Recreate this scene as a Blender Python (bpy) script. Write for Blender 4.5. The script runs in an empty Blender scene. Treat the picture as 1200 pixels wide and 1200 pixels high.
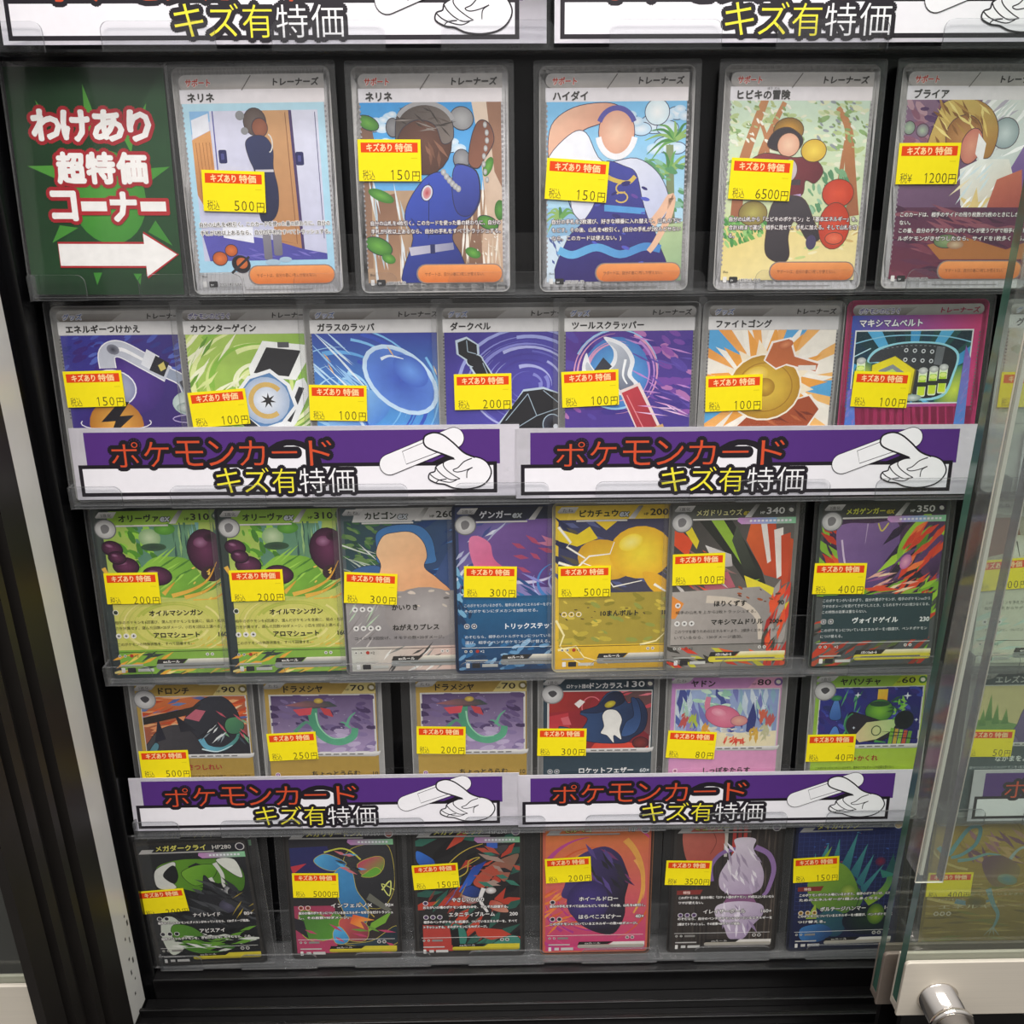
import bpy, math, random
from mathutils import Vector, Matrix
from mathutils.geometry import tessellate_polygon

S = bpy.context.scene
COL = S.collection
PI = math.pi

# ------------------------------------------------------------------ camera, world, lights, exposure
cam_d = bpy.data.cameras.new('camera')
cam = bpy.data.objects.new('camera', cam_d)
COL.objects.link(cam)
cam_d.sensor_fit = 'HORIZONTAL'
cam_d.sensor_width = 36.0
cam_d.lens = 1070.97 / 1200 * 36.0
cam_d.clip_start = 0.01
R = Vector((0.99983677, -0.01739898, -0.00487018))
U = Vector((0.01089204, 0.36537262, 0.93079762))
F = Vector((0.0144155, 0.93069873, -0.36550249))
cam.matrix_world = Matrix(((R.x, U.x, -F.x, 0.0), (R.y, U.y, -F.y, -0.39719), (R.z, U.z, -F.z, 0.0), (0, 0, 0, 1)))
S.camera = cam

W = bpy.data.worlds.new('shop_interior')
S.world = W
W.use_nodes = True
wn, wl = W.node_tree.nodes, W.node_tree.links
wn.clear()
wo = wn.new('ShaderNodeOutputWorld')
wb = wn.new('ShaderNodeBackground')
wt = wn.new('ShaderNodeTexCoord')
wsep = wn.new('ShaderNodeSeparateXYZ')
wr = wn.new('ShaderNodeValToRGB')
wl.new(wt.outputs['Generated'], wsep.inputs[0])
wm = wn.new('ShaderNodeMath')
wm.operation = 'MULTIPLY_ADD'
wm.inputs[1].default_value = 0.5
wm.inputs[2].default_value = 0.5
wl.new(wsep.outputs['Z'], wm.inputs[0])
wl.new(wm.outputs[0], wr.inputs[0])
e = wr.color_ramp.elements
e[0].position = 0.0
e[0].color = (0.07, 0.065, 0.06, 1)
e[1].position = 1.0
e[1].color = (1.0, 0.97, 0.94, 1)
a = e.new(0.42); a.color = (0.12, 0.11, 0.10, 1)
a = e.new(0.56); a.color = (0.44, 0.43, 0.42, 1)
a = e.new(0.72); a.color = (0.72, 0.70, 0.68, 1)
wl.new(wr.outputs[0], wb.inputs[0])
wb.inputs[1].default_value = 0.85
wl.new(wb.outputs[0], wo.inputs[0])


def area(name, loc, target, sx, sy, power, col):
    d = bpy.data.lights.new(name, 'AREA')
    d.shape = 'RECTANGLE'
    d.size, d.size_y, d.energy, d.color = sx, sy, power, col
    o = bpy.data.objects.new(name, d)
    COL.objects.link(o)
    o.location = loc
    o.rotation_euler = (Vector(target) - Vector(loc)).to_track_quat('-Z', 'Y').to_euler()
    return o


area('showcase_led_lamp', (0.05, -0.24, 0.62), (0.05, 0.0, -0.30), 0.9, 0.06, 3.4, (1.0, 0.98, 0.96))
area('shop_ceiling_lamp', (0.15, -1.5, 1.5), (0.0, 0.0, -0.25), 1.6, 0.5, 30.0, (1.0, 0.965, 0.93))
S.view_settings.view_transform = 'Standard'
S.view_settings.look = 'None'
S.view_settings.exposure = 0.22
S.view_settings.gamma = 1.0
S.view_settings.use_curve_mapping = False
try:
    S.cycles.transparent_max_bounces = 40
    S.cycles.max_bounces = 10
except Exception:
    pass


# ------------------------------------------------------------------ materials
def hexc(h):
    h = h.lstrip('#')
    if len(h) == 3:
        h = ''.join(c * 2 for c in h)
    out = []
    for i in (0, 2, 4):
        v = int(h[i:i + 2], 16) / 255
        out.append(v / 12.92 if v <= 0.04045 else ((v + 0.055) / 1.055) ** 2.4)
    return tuple(out)


def new_mat(name):
    m = bpy.data.materials.new(name)
    m.use_nodes = True
    return m, m.node_tree.nodes, m.node_tree.links


def solid(name, col, rough=0.5, metal=0.0, spec=0.5, noise=0.0, scale=300, bump=0.0, stretch=None):
    m, n, l = new_mat(name)
    b = n['Principled BSDF']
    c = hexc(col)
    b.inputs['Base Color'].default_value = (*c, 1)
    b.inputs['Roughness'].default_value = rough
    b.inputs['Metallic'].default_value = metal
    b.inputs['Specular IOR Level'].default_value = spec
    if noise or bump:
        tc = n.new('ShaderNodeTexCoord')
        mp = n.new('ShaderNodeMapping')
        if stretch:
            mp.inputs['Scale'].default_value = stretch
        tx = n.new('ShaderNodeTexNoise')
        tx.inputs['Scale'].default_value = scale
        tx.inputs['Detail'].default_value = 4
        l.new(tc.outputs['Object'], mp.inputs[0])
        l.new(mp.outputs[0], tx.inputs['Vector'])
        if noise:
            mr = n.new('ShaderNodeMapRange')
            mr.inputs[1].default_value = 0.3
            mr.inputs[2].default_value = 0.7
            mr.inputs[3].default_value = 1 - noise
            mr.inputs[4].default_value = 1 + noise
            l.new(tx.outputs[0], mr.inputs[0])
            mx = n.new('ShaderNodeMix')
            mx.data_type = 'RGBA'
            mx.blend_type = 'MULTIPLY'
            mx.inputs[0].default_value = 1
            mx.inputs[6].default_value = (*c, 1)
            l.new(mr.outputs[0], mx.inputs[7])
            l.new(mx.outputs[2], b.inputs['Base Color'])
        if bump:
            bp = n.new('ShaderNodeBump')
            bp.inputs['Strength'].default_value = bump
            bp.inputs['Distance'].default_value = 0.0005
            l.new(tx.outputs[0], bp.inputs['Height'])
            l.new(bp.outputs[0], b.inputs['Normal'])
    return m


def ink(name, rough, spec, foil=0.0, grain=0.05):
    """Printed matter: the ink colour is stored per corner, a fine grain breaks it up."""
    m, n, l = new_mat(name)
    b = n['Principled BSDF']
    at = n.new('ShaderNodeAttribute')
    at.attribute_name = 'ink'
    tc = n.new('ShaderNodeTexCoord')
    tx = n.new('ShaderNodeTexNoise')
    tx.inputs['Scale'].default_value = 260
    tx.inputs['Detail'].default_value = 5
    l.new(tc.outputs['Object'], tx.inputs['Vector'])
    mr = n.new('ShaderNodeMapRange')
    mr.inputs[1].default_value = 0.3
    mr.inputs[2].default_value = 0.7
    mr.inputs[3].default_value = 1 - grain
    mr.inputs[4].default_value = 1 + grain
    l.new(tx.outputs[0], mr.inputs[0])
    mx = n.new('ShaderNodeMix')
    mx.data_type = 'RGBA'
    mx.blend_type = 'MULTIPLY'
    mx.inputs[0].default_value = 1
    l.new(at.outputs['Color'], mx.inputs[6])
    l.new(mr.outputs[0], mx.inputs[7])
    l.new(mx.outputs[2], b.inputs['Base Color'])
    b.inputs['Roughness'].default_value = rough
    b.inputs['Specular IOR Level'].default_value = spec
    b.inputs['Metallic'].default_value = foil
    return m


def clear(name, tint, haze, rough=0.06, bump=0.0, scale=60, stretch=(1, 1, 1), boost=1.0, hazecol=(0.8, 0.8, 0.8)):
    """Clear plastic or glass: see-through, a Fresnel gloss, and a little milky haze."""
    m, n, l = new_mat(name)
    n.clear()
    out = n.new('ShaderNodeOutputMaterial')
    tr = n.new('ShaderNodeBsdfTransparent')
    tr.inputs[0].default_value = (*tint, 1)
    gl = n.new('ShaderNodeBsdfAnisotropic')
    gl.inputs['Roughness'].default_value = rough
    gl.inputs[0].default_value = (1, 1, 1, 1)
    df = n.new('ShaderNodeBsdfDiffuse')
    df.inputs[0].default_value = (*hazecol, 1)
    lw = n.new('ShaderNodeLayerWeight')
    lw.inputs[0].default_value = 0.5
    pw = n.new('ShaderNodeMath')
    pw.operation = 'POWER'
    pw.inputs[1].default_value = 5
    l.new(lw.outputs['Facing'], pw.inputs[0])
    mu = n.new('ShaderNodeMath')
    mu.operation = 'MULTIPLY_ADD'
    mu.inputs[1].default_value = 0.92 * boost
    mu.inputs[2].default_value = 0.04 * boost
    l.new(pw.outputs[0], mu.inputs[0])
    m1 = n.new('ShaderNodeMixShader')
    m1.inputs[0].default_value = haze
    l.new(tr.outputs[0], m1.inputs[1])
    l.new(df.outputs[0], m1.inputs[2])
    m2 = n.new('ShaderNodeMixShader')
    l.new(mu.outputs[0], m2.inputs[0])
    l.new(m1.outputs[0], m2.inputs[1])
    l.new(gl.outputs[0], m2.inputs[2])
    l.new(m2.outputs[0], out.inputs[0])
    if bump:
        tc = n.new('ShaderNodeTexCoord')
        mp = n.new('ShaderNodeMapping')
        mp.inputs['Scale'].default_value = stretch
        tx = n.new('ShaderNodeTexNoise')
        tx.inputs['Scale'].default_value = scale
        tx.inputs['Detail'].default_value = 3
        bp = n.new('ShaderNodeBump')
        bp.inputs['Strength'].default_value = bump
        bp.inputs['Distance'].default_value = 0.001
        l.new(tc.outputs['Object'], mp.inputs[0])
        l.new(mp.outputs[0], tx.inputs['Vector'])
        l.new(tx.outputs[0], bp.inputs['Height'])
        l.new(bp.outputs[0], gl.inputs['Normal'])
    return m


M_CARD = ink('card_ink', 0.42, 0.35)
M_PAPER = ink('paper_ink', 0.45, 0.35, grain=0.015)
M_LABEL = ink('label_ink', 0.6, 0.2, grain=0.02)
M_SLEEVE = clear('sleeve_film', (0.98, 0.98, 0.98), 0.018, 0.10, 0.30, 55, (1, 1, 0.35), 1.1)
M_RIGID = clear('rigid_sleeve_plastic', (0.94, 0.94, 0.94), 0.02, 0.08, 0.08, 30, (1, 1, 0.4), 1.0)
M_FILMEDGE = clear('sleeve_edge', (0.75, 0.76, 0.76), 0.22, 0.2)
M_ACRYL = clear('clear_acrylic', (0.97, 0.975, 0.98), 0.006, 0.03, boost=0.75)
M_ACRYLEDGE = clear('acrylic_cut_edge', (0.45, 0.46, 0.48), 0.13, 0.15)
M_GLASS = clear('door_glass', (0.95, 0.975, 0.955), 0.015, 0.02)
M_GLASSEDGE = solid('glass_cut_edge', '#44695c', 0.12, 0, 0.8, 0.25, 90, stretch=(1, 1, 0.15))
M_STRIP = clear('edge_strip_plastic', (0.86, 0.88, 0.87), 0.06, 0.08)
M_STRIPEDGE = solid('edge_strip_rim', '#ebe9da', 0.25, 0, 0.6)
M_BLACKPANEL = solid('black_panel', '#0b0b0d', 0.22, 0, 0.5, 0.15, 40)
M_BLACKFRAME = solid('black_anodised_frame', '#1f1c1a', 0.5, 0, 0.35, 0.1, 60)
M_TRACK = solid('black_track', '#0e0d0e', 0.3, 0, 0.5, 0.2, 120)
M_ALU = solid('white_aluminium', '#d6d5d0', 0.3, 0.0, 0.5, 0.03, 40)
M_RAIL = solid('champagne_rail', '#d2cabc', 0.36, 0.2, 0.5, 0.03, 900, stretch=(0.02, 1, 1))
M_RAILBACK = solid('brown_grey_rail', '#8d8177', 0.4, 0.3, 0.5, 0.03, 900, stretch=(0.02, 1, 1))
M_CHROME = solid('chrome', '#d8d2cc', 0.1, 1.0)
M_SCUFF = solid('scuff_marks', '#3c3a38', 0.7)


# ------------------------------------------------------------------ object helpers
def tag(o, label, cat, group=None, kind=None):
    o['label'], o['category'] = label, cat
    if group:
        o['group'] = group
    if kind:
        o['kind'] = kind
    return o


def empty(name, loc=(0, 0, 0), rot=(0, 0, 0)):
    o = bpy.data.objects.new(name, None)
    COL.objects.link(o)
    o.empty_display_size = 0.01
    o.location, o.rotation_euler = loc, rot
    return o


def mesh_obj(name, verts, faces, mats, parent=None, midx=None, smooth=False):
    me = bpy.data.meshes.new(name)
    me.from_pydata(verts, [], faces)
    for m in (mats if isinstance(mats, (list, tuple)) else [mats]):
        me.materials.append(m)
    if midx:
        me.polygons.foreach_set('material_index', midx)
    if smooth:
        me.polygons.foreach_set('use_smooth', [True] * len(me.polygons))
    me.update()
    o = bpy.data.objects.new(name, me)
    COL.objects.link(o)
    if parent:
        o.parent = parent
    return o


class Solid:
    """Collects boxes, prisms and tubes in metres; build() links them as one mesh."""
    def __init__(s):
        s.v, s.f, s.m = [], [], []

    def box(s, x0, x1, y0, y1, z0, z1, m=0, mside=None):
        b = len(s.v)
        s.v += [(x0, y0, z0), (x1, y0, z0), (x1, y1, z0), (x0, y1, z0), (x0, y0, z1), (x1, y0, z1), (x1, y1, z1), (x0, y1, z1)]
        s.f += [tuple(b + i for i in q) for q in ((0, 1, 5, 4), (2, 3, 7, 6), (0, 3, 2, 1), (4, 5, 6, 7), (1, 2, 6, 5), (3, 0, 4, 7))]
        ms = m if mside is None else mside
        s.m += [m, m, ms, ms, ms, ms]
        return s

    def prism_xz(s, pts, y0, y1, m=0, mside=None):
        """Outline in XZ (counter-clockwise seen from -Y), extruded from y0 (front) to y1 (back)."""
        b, n = len(s.v), len(pts)
        s.v += [(x, y0, z) for x, z in pts] + [(x, y1, z) for x, z in pts]
        s.f.append(tuple(range(b, b + n)))
        s.f.append(tuple(reversed(range(b + n, b + 2 * n))))
        s.m += [m, m]
        for i in range(n):
            j = (i + 1) % n
            s.f.append((b + j, b + i, b + n + i, b + n + j))
            s.m.append(m if mside is None else mside)
        return s

    def prism_xy(s, pts, z0, z1, m=0):
        b, n = len(s.v), len(pts)
        s.v += [(x, y, z0) for x, y in pts] + [(x, y, z1) for x, y in pts]
        s.f.append(tuple(reversed(range(b, b + n))))
        s.f.append(tuple(range(b + n, b + 2 * n)))
        s.m += [m, m]
        for i in range(n):
            j = (i + 1) % n
            s.f.append((b + i, b + j, b + n + j, b + n + i))
            s.m.append(m)
        return s

    def lathe_y(s, cx, cz, prof, m=0, n=40):
        """prof: (y, radius) pairs along -Y."""
        b = len(s.v)
        for y, r in prof:
            s.v += [(cx + r * math.cos(2 * PI * k / n), y, cz + r * math.sin(2 * PI * k / n)) for k in range(n)]
        for i in range(len(prof) - 1):
            for k in range(n):
                j = (k + 1) % n
                s.f.append((b + i * n + k, b + i * n + j, b + (i + 1) * n + j, b + (i + 1) * n + k))
                s.m.append(m)
        s.f.append(tuple(b + (len(prof) - 1) * n + k for k in range(n)))
        s.f.append(tuple(b + k for k in reversed(range(n))))
        s.m += [m, m]
        return s

    def build(s, name, mats, parent=None, smooth=False, bevel=0.0):
        o = mesh_obj(name, s.v, s.f, mats, parent, s.m, smooth)
        if bevel:
            md = o.modifiers.new('bevel', 'BEVEL')
            md.width = bevel
            md.segments = 2
            md.limit_method = 'ANGLE'
        return o


def rrect(x0, x1, z0, z1, r, n=5, corners='1111'):
    """Rounded rectangle, counter-clockwise; corners: bottom-left, bottom-right, top-right, top-left."""
    out = []
    for c, (cx, cz, a0) in zip(corners, ((x0 + r, z0 + r, PI), (x1 - r, z0 + r, 1.5 * PI), (x1 - r, z1 - r, 0), (x0 + r, z1 - r, 0.5 * PI))):
        if c == '1':
            out += [(cx + r * math.cos(a0 + k * PI / 2 / n), cz + r * math.sin(a0 + k * PI / 2 / n)) for k in range(n + 1)]
        else:
            out.append((x0 if cx < (x0 + x1) / 2 else x1, z0 if cz < (z0 + z1) / 2 else z1))
    return out


# ------------------------------------------------------------------ lettering
_txt = {}


def glyphs(s, thin=0.0):
    """Outline triangles of a string at em size 1, with its bounding box."""
    if (s, thin) in _txt:
        return _txt[(s, thin)]
    cu = bpy.data.curves.new('lettering', 'FONT')
    cu.body = s
    cu.resolution_u = 2
    cu.offset = thin
    o = bpy.data.objects.new('lettering', cu)
    COL.objects.link(o)
    dg = bpy.context.evaluated_depsgraph_get()
    ev = o.evaluated_get(dg)
    me = ev.to_mesh()
    me.calc_loop_triangles()
    vs = [(v.co.x, v.co.y) for v in me.vertices]
    ts = [tuple(t.vertices) for t in me.loop_triangles]
    ev.to_mesh_clear()
    bpy.data.objects.remove(o)
    bpy.data.curves.remove(cu)
    if vs:
        bb = (min(v[0] for v in vs), max(v[0] for v in vs), min(v[1] for v in vs), max(v[1] for v in vs))
    else:
        bb = (0, 1, 0, 1)
    _txt[(s, thin)] = (vs, ts, bb)
    return _txt[(s, thin)]


# ------------------------------------------------------------------ flat printing in millimetres
class Print:
    """A sheet of print: u to the right and v down in mm. Layers lie a few microns over each other, as ink does."""
    def __init__(s, start=0):
        s.v, s.f, s.c = [], [], []
        s.layer = start
        s.clip = None
        s.line = None
        s.lw = 0.3

    def tri(s, P, C):
        poly = list(zip(P, C))
        if s.clip:
            x0, x1, y0, y1 = s.clip
            xs = [p[0] for p in P]
            ys = [p[1] for p in P]
            if max(xs) <= x0 or min(xs) >= x1 or max(ys) <= y0 or min(ys) >= y1:
                return
            if min(xs) < x0 or max(xs) > x1 or min(ys) < y0 or max(ys) > y1:
                for ax, lim, sg in ((0, x0, 1), (0, x1, -1), (1, y0, 1), (1, y1, -1)):
                    res = []
                    for i in range(len(poly)):
                        (p, c), (q, d) = poly[i], poly[(i + 1) % len(poly)]
                        pi, qi = sg * (p[ax] - lim) >= 0, sg * (q[ax] - lim) >= 0
                        if pi:
                            res.append((p, c))
                        if pi != qi:
                            t = (lim - p[ax]) / (q[ax] - p[ax])
                            res.append((tuple(a + (b - a) * t for a, b in zip(p, q)), tuple(a + (b - a) * t for a, b in zip(c, d))))
                    poly = res
                    if len(poly) < 3:
                        return
        b = len(s.v)
        for p, c in poly:
            s.v.append((p[0], p[1], s.layer))
            s.c.append(c)
        s.f.append(tuple(range(b, b + len(poly))))

    @staticmethod
    def shade(col):
        """'#hex' or (c0, c1, (x0, y0), (x1, y1)) for a straight blend of two inks."""
        if isinstance(col, str):
            c = hexc(col)
            return lambda p: c
        c0, c1, (ax, ay), (bx, by) = col
        c0, c1 = hexc(c0), hexc(c1)
        L = (bx - ax) ** 2 + (by - ay) ** 2
        def f(p):
            t = min(1, max(0, ((p[0] - ax) * (bx - ax) + (p[1] - ay) * (by - ay)) / L))
            return tuple(a + (b - a) * t for a, b in zip(c0, c1))
        return f

    def poly(s, pts, col, up=True):
        f = s.shade(col)
        for t in tessellate_polygon([[Vector((p[0], p[1], 0)) for p in pts]]):
            P = [pts[i] for i in t]
            s.tri(P, [f(p) for p in P])
        if up:
            s.layer += 1

    def rect(s, x0, x1, y0, y1, col):
        s.poly([(x0, y0), (x1, y0), (x1, y1), (x0, y1)], col)

    def rr(s, x0, x1, y0, y1, r, col):
        s.poly(rrect(x0, x1, y0, y1, r, 4), col)

    def ell(s, cx, cy, rx, ry, col, edge=None, rot=0, n=22, a0=0, a1=2 * PI, up=True):
        c0, c1 = hexc(col), hexc(edge or col)
        ca, sa = math.cos(rot), math.sin(rot)
        pt = lambda t: (cx + rx * math.cos(t) * ca - ry * math.sin(t) * sa, cy + rx * math.cos(t) * sa + ry * math.sin(t) * ca)
        ps = [pt(a0 + (a1 - a0) * k / n) for k in range(n + 1)]
        for k in range(n):
            s.tri([(cx, cy), ps[k], ps[k + 1]], [c0, c1, c1])
        if up:
            s.layer += 1
            if s.line and min(rx, ry) > 2.2:
                s.stroke(ps[:-1], s.lw, s.line, None, 0, True)

    @staticmethod
    def curve(pts, n=6, closed=False):
        out = []
        m = len(pts)
        for i in range(m if closed else m - 1):
            g = (lambda k: pts[k % m]) if closed else (lambda k: pts[min(max(k, 0), m - 1)])
            p0, p1, p2, p3 = g(i - 1), g(i), g(i + 1), g(i + 2)
            for k in range(n):
                t = k / n
                out.append(tuple(0.5 * (2 * b + (c - a) * t + (2 * a - 5 * b + 4 * c - d) * t * t + (3 * b - a - 3 * c + d) * t ** 3)
                                 for a, b, c, d in zip(p0, p1, p2, p3)))
        if not closed:
            out.append(pts[-1])
        return out

    def blob(s, pts, col, n=5):
        c = s.curve(pts, n, True)
        s.poly(c, col)
        if s.line:
            s.stroke(c, s.lw, s.line, None, 0, True)

    def stroke(s, pts, w, col, w1=None, smooth=5, closed=False, up=True):
        if smooth:
            pts = s.curve(pts, smooth, closed)
        if closed:
            pts = list(pts) + [pts[0]]
        f = s.shade(col)
        w1 = w if w1 is None else w1
        L, Rr = [], []
        n = len(pts)
        for i, p in enumerate(pts):
            a, b = pts[max(i - 1, 0)], pts[min(i + 1, n - 1)]
            if closed and i in (0, n - 1):
                a, b = pts[n - 2], pts[1]
            dx, dy = b[0] - a[0], b[1] - a[1]
            l = math.hypot(dx, dy) or 1
            h = (w + (w1 - w) * i / (n - 1)) / 2
            L.append((p[0] - dy / l * h, p[1] + dx / l * h))
            Rr.append((p[0] + dy / l * h, p[1] - dx / l * h))
        for i in range(n - 1):
            s.tri([L[i], Rr[i], Rr[i + 1]], [f(L[i]), f(Rr[i]), f(Rr[i + 1])])
            s.tri([L[i], Rr[i + 1], L[i + 1]], [f(L[i]), f(Rr[i + 1]), f(L[i + 1])])
        if up:
            s.layer += 1

    def text(s, t, x, y, size, col, w=None, align='l', bold=0.0, outline=None, ow=0.0, slant=0.0, rot=0.0, h=None, thin=0.0):
        """Baseline start (x, y); size = em in mm; w squeezes to a width; bold and ow thicken the strokes in mm."""
        vs, ts, bb = glyphs(t, thin)
        k = size
        wid = (bb[1] - bb[0]) * k
        kx = k * (w / wid) if w else k
        ky = k if h is None else h / (bb[3] - bb[2])
        wid = (bb[1] - bb[0]) * kx
        ox = x - (0 if align == 'l' else wid / 2 if align == 'c' else wid)
        ca, sa = math.cos(rot), math.sin(rot)
        def pts(dx, dy):
            out = []
            for gx, gy in vs:
                px = (gx - bb[0]) * kx + gy * ky * slant + dx + ox - x
                py = -gy * ky + dy
                out.append((x + px * ca - py * sa, y + px * sa + py * ca))
            return out
        def lay(r, c, n):
            f = s.shade(c)
            for k_ in range(n if r else 1):
                P = pts(r * math.cos(2 * PI * k_ / n), r * math.sin(2 * PI * k_ / n)) if r else pts(0, 0)
                for t_ in ts:
                    q = [P[i] for i in t_]
                    s.tri(q, [f(p) for p in q])
                s.layer += 0.15
            s.layer += 1
        if outline:
            lay(ow + bold, outline, 14 if ow > 0.7 else 8)
            if ow + bold > 1.2:
                lay((ow + bold) * 0.5, outline, 10)
        if bold:
            lay(bold, col, 8 if bold > 0.3 else 4)
        lay(0, col, 1)

    def rays(s, cx, cy, r, cols, n, jit=0.0, seed=1, frac=0.5):
        rd = random.Random(seed)
        for k in range(n):
            a = 2 * PI * (k + rd.uniform(-jit, jit)) / n
            b = a + 2 * PI / n * frac
            s.poly([(cx, cy), (cx + r * math.cos(a), cy + r * math.sin(a)), (cx + r * math.cos(b), cy + r * math.sin(b))], cols[k % len(cols)], up=False)
        s.layer += 1

    def dabs(s, box, cols, n, size, ang=0.0, seed=1, asp=0.4, jit=0.5):
        """Painterly dabs scattered over a box."""
        rd = random.Random(seed)
        for k in range(n):
            z = size * rd.uniform(0.5, 1.3)
            s.ell(rd.uniform(box[0], box[1]), rd.uniform(box[2], box[3]), z, z * asp, rd.choice(cols), None, ang + rd.uniform(-jit, jit), 8, up=False)
            s.layer += 0.08
        s.layer += 1

    def slash(s, box, cols, n, length, w, ang, seed=1, jit=0.3):
        """Tapered strokes scattered over a box."""
        rd = random.Random(seed)
        for k in range(n):
            a = ang + rd.uniform(-jit, jit)
            l = length * rd.uniform(0.5, 1.2)
            x, y = rd.uniform(box[0], box[1]), rd.uniform(box[2], box[3])
            bx, by = -math.sin(a) * w / 2, math.cos(a) * w / 2
            dx, dy = math.cos(a) * l / 2, math.sin(a) * l / 2
            s.poly([(x - dx, y - dy), (x + bx, y + by), (x + dx, y + dy), (x - bx, y - by)], rd.choice(cols), up=False)
            s.layer += 0.08
        s.layer += 1

    def star(s, cx, cy, r0, r1, n, col, a0=-PI / 2):
        s.poly([(cx + (r0 if k % 2 == 0 else r1) * math.cos(a0 + PI * k / n), cy + (r0 if k % 2 == 0 else r1) * math.sin(a0 + PI * k / n)) for k in range(2 * n)], col)

    def arc(s, cx, cy, rx, ry, a0, a1, w, col, w1=None, n=14):
        s.stroke([(cx + rx * math.cos(a0 + (a1 - a0) * k / n), cy + ry * math.sin(a0 + (a1 - a0) * k / n)) for k in range(n + 1)], w, col, w1, 0)

    def build(s, name, mat, parent, width, height, front=0.0003, step=2.4e-6, extra=None):
        """Centre u, put v = height at z = 0; the sheet's face is at y = -front."""
        v = [((x - width / 2) / 1000, -front - l * step, (height - y) / 1000) for x, y, l in s.v]
        f = [tuple(reversed(q)) for q in s.f]
        c = list(s.c)
        if extra:
            ev, ef, ecol = extra
            b = len(v)
            v += ev
            f += [tuple(b + i for i in q) for q in ef]
            c += [ecol] * len(ev)
        me = bpy.data.meshes.new(name)
        me.from_pydata(v, [], f)
        at = me.color_attributes.new('ink', 'FLOAT_COLOR', 'POINT')
        flat = []
        for q in c:
            flat += [q[0], q[1], q[2], 1.0]
        at.data.foreach_set('color', flat)
        me.materials.append(mat)
        me.update()
        o = bpy.data.objects.new(name, me)
        COL.objects.link(o)
        o.parent = parent
        return o


def board(width, height, thick, r, col):
    """A thin stiff sheet with rounded corners, as vertices, faces and ink for Print.build(extra=...)."""
    p = Solid().prism_xz(rrect(-width / 2000, width / 2000, 0, height / 1000, r / 1000, 5) if r else
                         [(-width / 2000, 0), (width / 2000, 0), (width / 2000, height / 1000), (-width / 2000, height / 1000)], -thick / 1000, 0)
    return p.v, p.f, hexc(col)


# ================================================================== THE SHOWCASE
ROWZ = {0: 0.038, 1: -0.0555, 2: -0.149, 3: -0.2427, 4: -0.337, 5: -0.431}
LEAN = math.radians(5.52)

case = empty('display_case', (0, 0, -0.46))
tag(case, 'black framed shop showcase with ribbed side channel and white aluminium strip', 'showcase')
Z0 = -0.46


def at0(o):
    o.location = (0, 0, -Z0)
    return o


# left side channel: vertical grooves for the sliding doors
prof = [(-0.203, -0.030), (-0.203, -0.047), (-0.2085, -0.048), (-0.2085, -0.0545), (-0.203, -0.0555), (-0.203, -0.0605), (-0.2085, -0.0615),
        (-0.2085, -0.070), (-0.2035, -0.071), (-0.2035, -0.0775), (-0.208, -0.0785), (-0.208, -0.084), (-0.203, -0.085), (-0.203, -0.099),
        (-0.2075, -0.099), (-0.2145, -0.080), (-0.2145, -0.030)]
at0(Solid().prism_xy(list(reversed(prof)), -0.53, 0.36).build('side_channel', M_BLACKFRAME, case))
at0(Solid().box(-0.2145, -0.203, -0.030, -0.0132, -0.4445, 0.36).build('aluminium_strip', M_ALU, case))
scf = Solid()
rd = random.Random(4)
for k in range(9):
    y, z = -0.0135 - 0.012 * rd.uniform(0.2, 0.8), -0.380 - k * 0.006 - rd.uniform(0, 0.003)
    scf.box(-0.20302, -0.20290, y, y + rd.uniform(0.0006, 0.0016), z, z + rd.uniform(0.001, 0.004))
at0(scf.build('scuff_mark', M_SCUFF, case))
at0(Solid().box(-0.2145, -0.203, -0.0132, 0.030, -0.53, 0.36).box(-0.203, -0.1985, -0.006, 0.030, -0.47, 0.36).build('inner_wall', M_BLACKPANEL, case))
at0(Solid().box(-0.2145, 0.50, 0.016, 0.030, -0.50, 0.36).build('back_panel', M_BLACKPANEL, case))
at0(Solid().box(-0.1985, 0.50, -0.0105, 0.016, -0.50, -0.4335).build('base_ledge', M_TRACK, case, bevel=0.0008))
trk = Solid().box(-0.203, 0.50, -0.13, -0.0105, -0.53, -0.4475)
for y0, y1, z in ((-0.0225, -0.0205, -0.4425), (-0.034, -0.0315, -0.441), (-0.0445, -0.042, -0.441), (-0.060, -0.057, -0.441), (-0.0625, -0.0605, -0.4435),
                  (-0.083, -0.080, -0.441), (-0.0985, -0.0955, -0.441)):
    trk.box(-0.203, 0.50, y0, y1, -0.4475, z)
at0(trk.build('door_track', M_TRACK, case, bevel=0.0004))

# ------------------------------------------------------------------ clear card racks on the black panel
def rack(name, x0, x1, tabs, label, rows):
    r = empty(name, (0, 0, ROWZ[5] - 0.002))
    tag(r, label, 'card rack', 'clear acrylic card racks in the showcase')
    dz = -(ROWZ[5] - 0.002)
    for k in rows:
        z = ROWZ[k]
        s = Solid()
        s.box(x0, x1, -0.0044, 0.0135, z - 0.0012, z - 0.0002, 0, 1)            # shelf floor
        s.box(x0, x1, 0.0125, 0.0137, z - 0.0002, z + 0.0235, 0, 1)             # upright at the back
        s.box(x0 - 0.0011, x0, -0.0052, 0.0137, z - 0.0014, z + 0.0090, 0, 1)
        tr = s.build('shelf_tray', [M_ACRYL, M_ACRYLEDGE], r)
        tr.location = (0, 0, dz)
        for a, b, cs in tabs:
            t = Solid().prism_xz(rrect(a, b, z - 0.0012, z + 0.0093, 0.0035, 5, cs), -0.0054, -0.0044, 0, 1)
            t.build('lip_tab', [M_ACRYL, M_ACRYLEDGE], tr)
    return r


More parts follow.
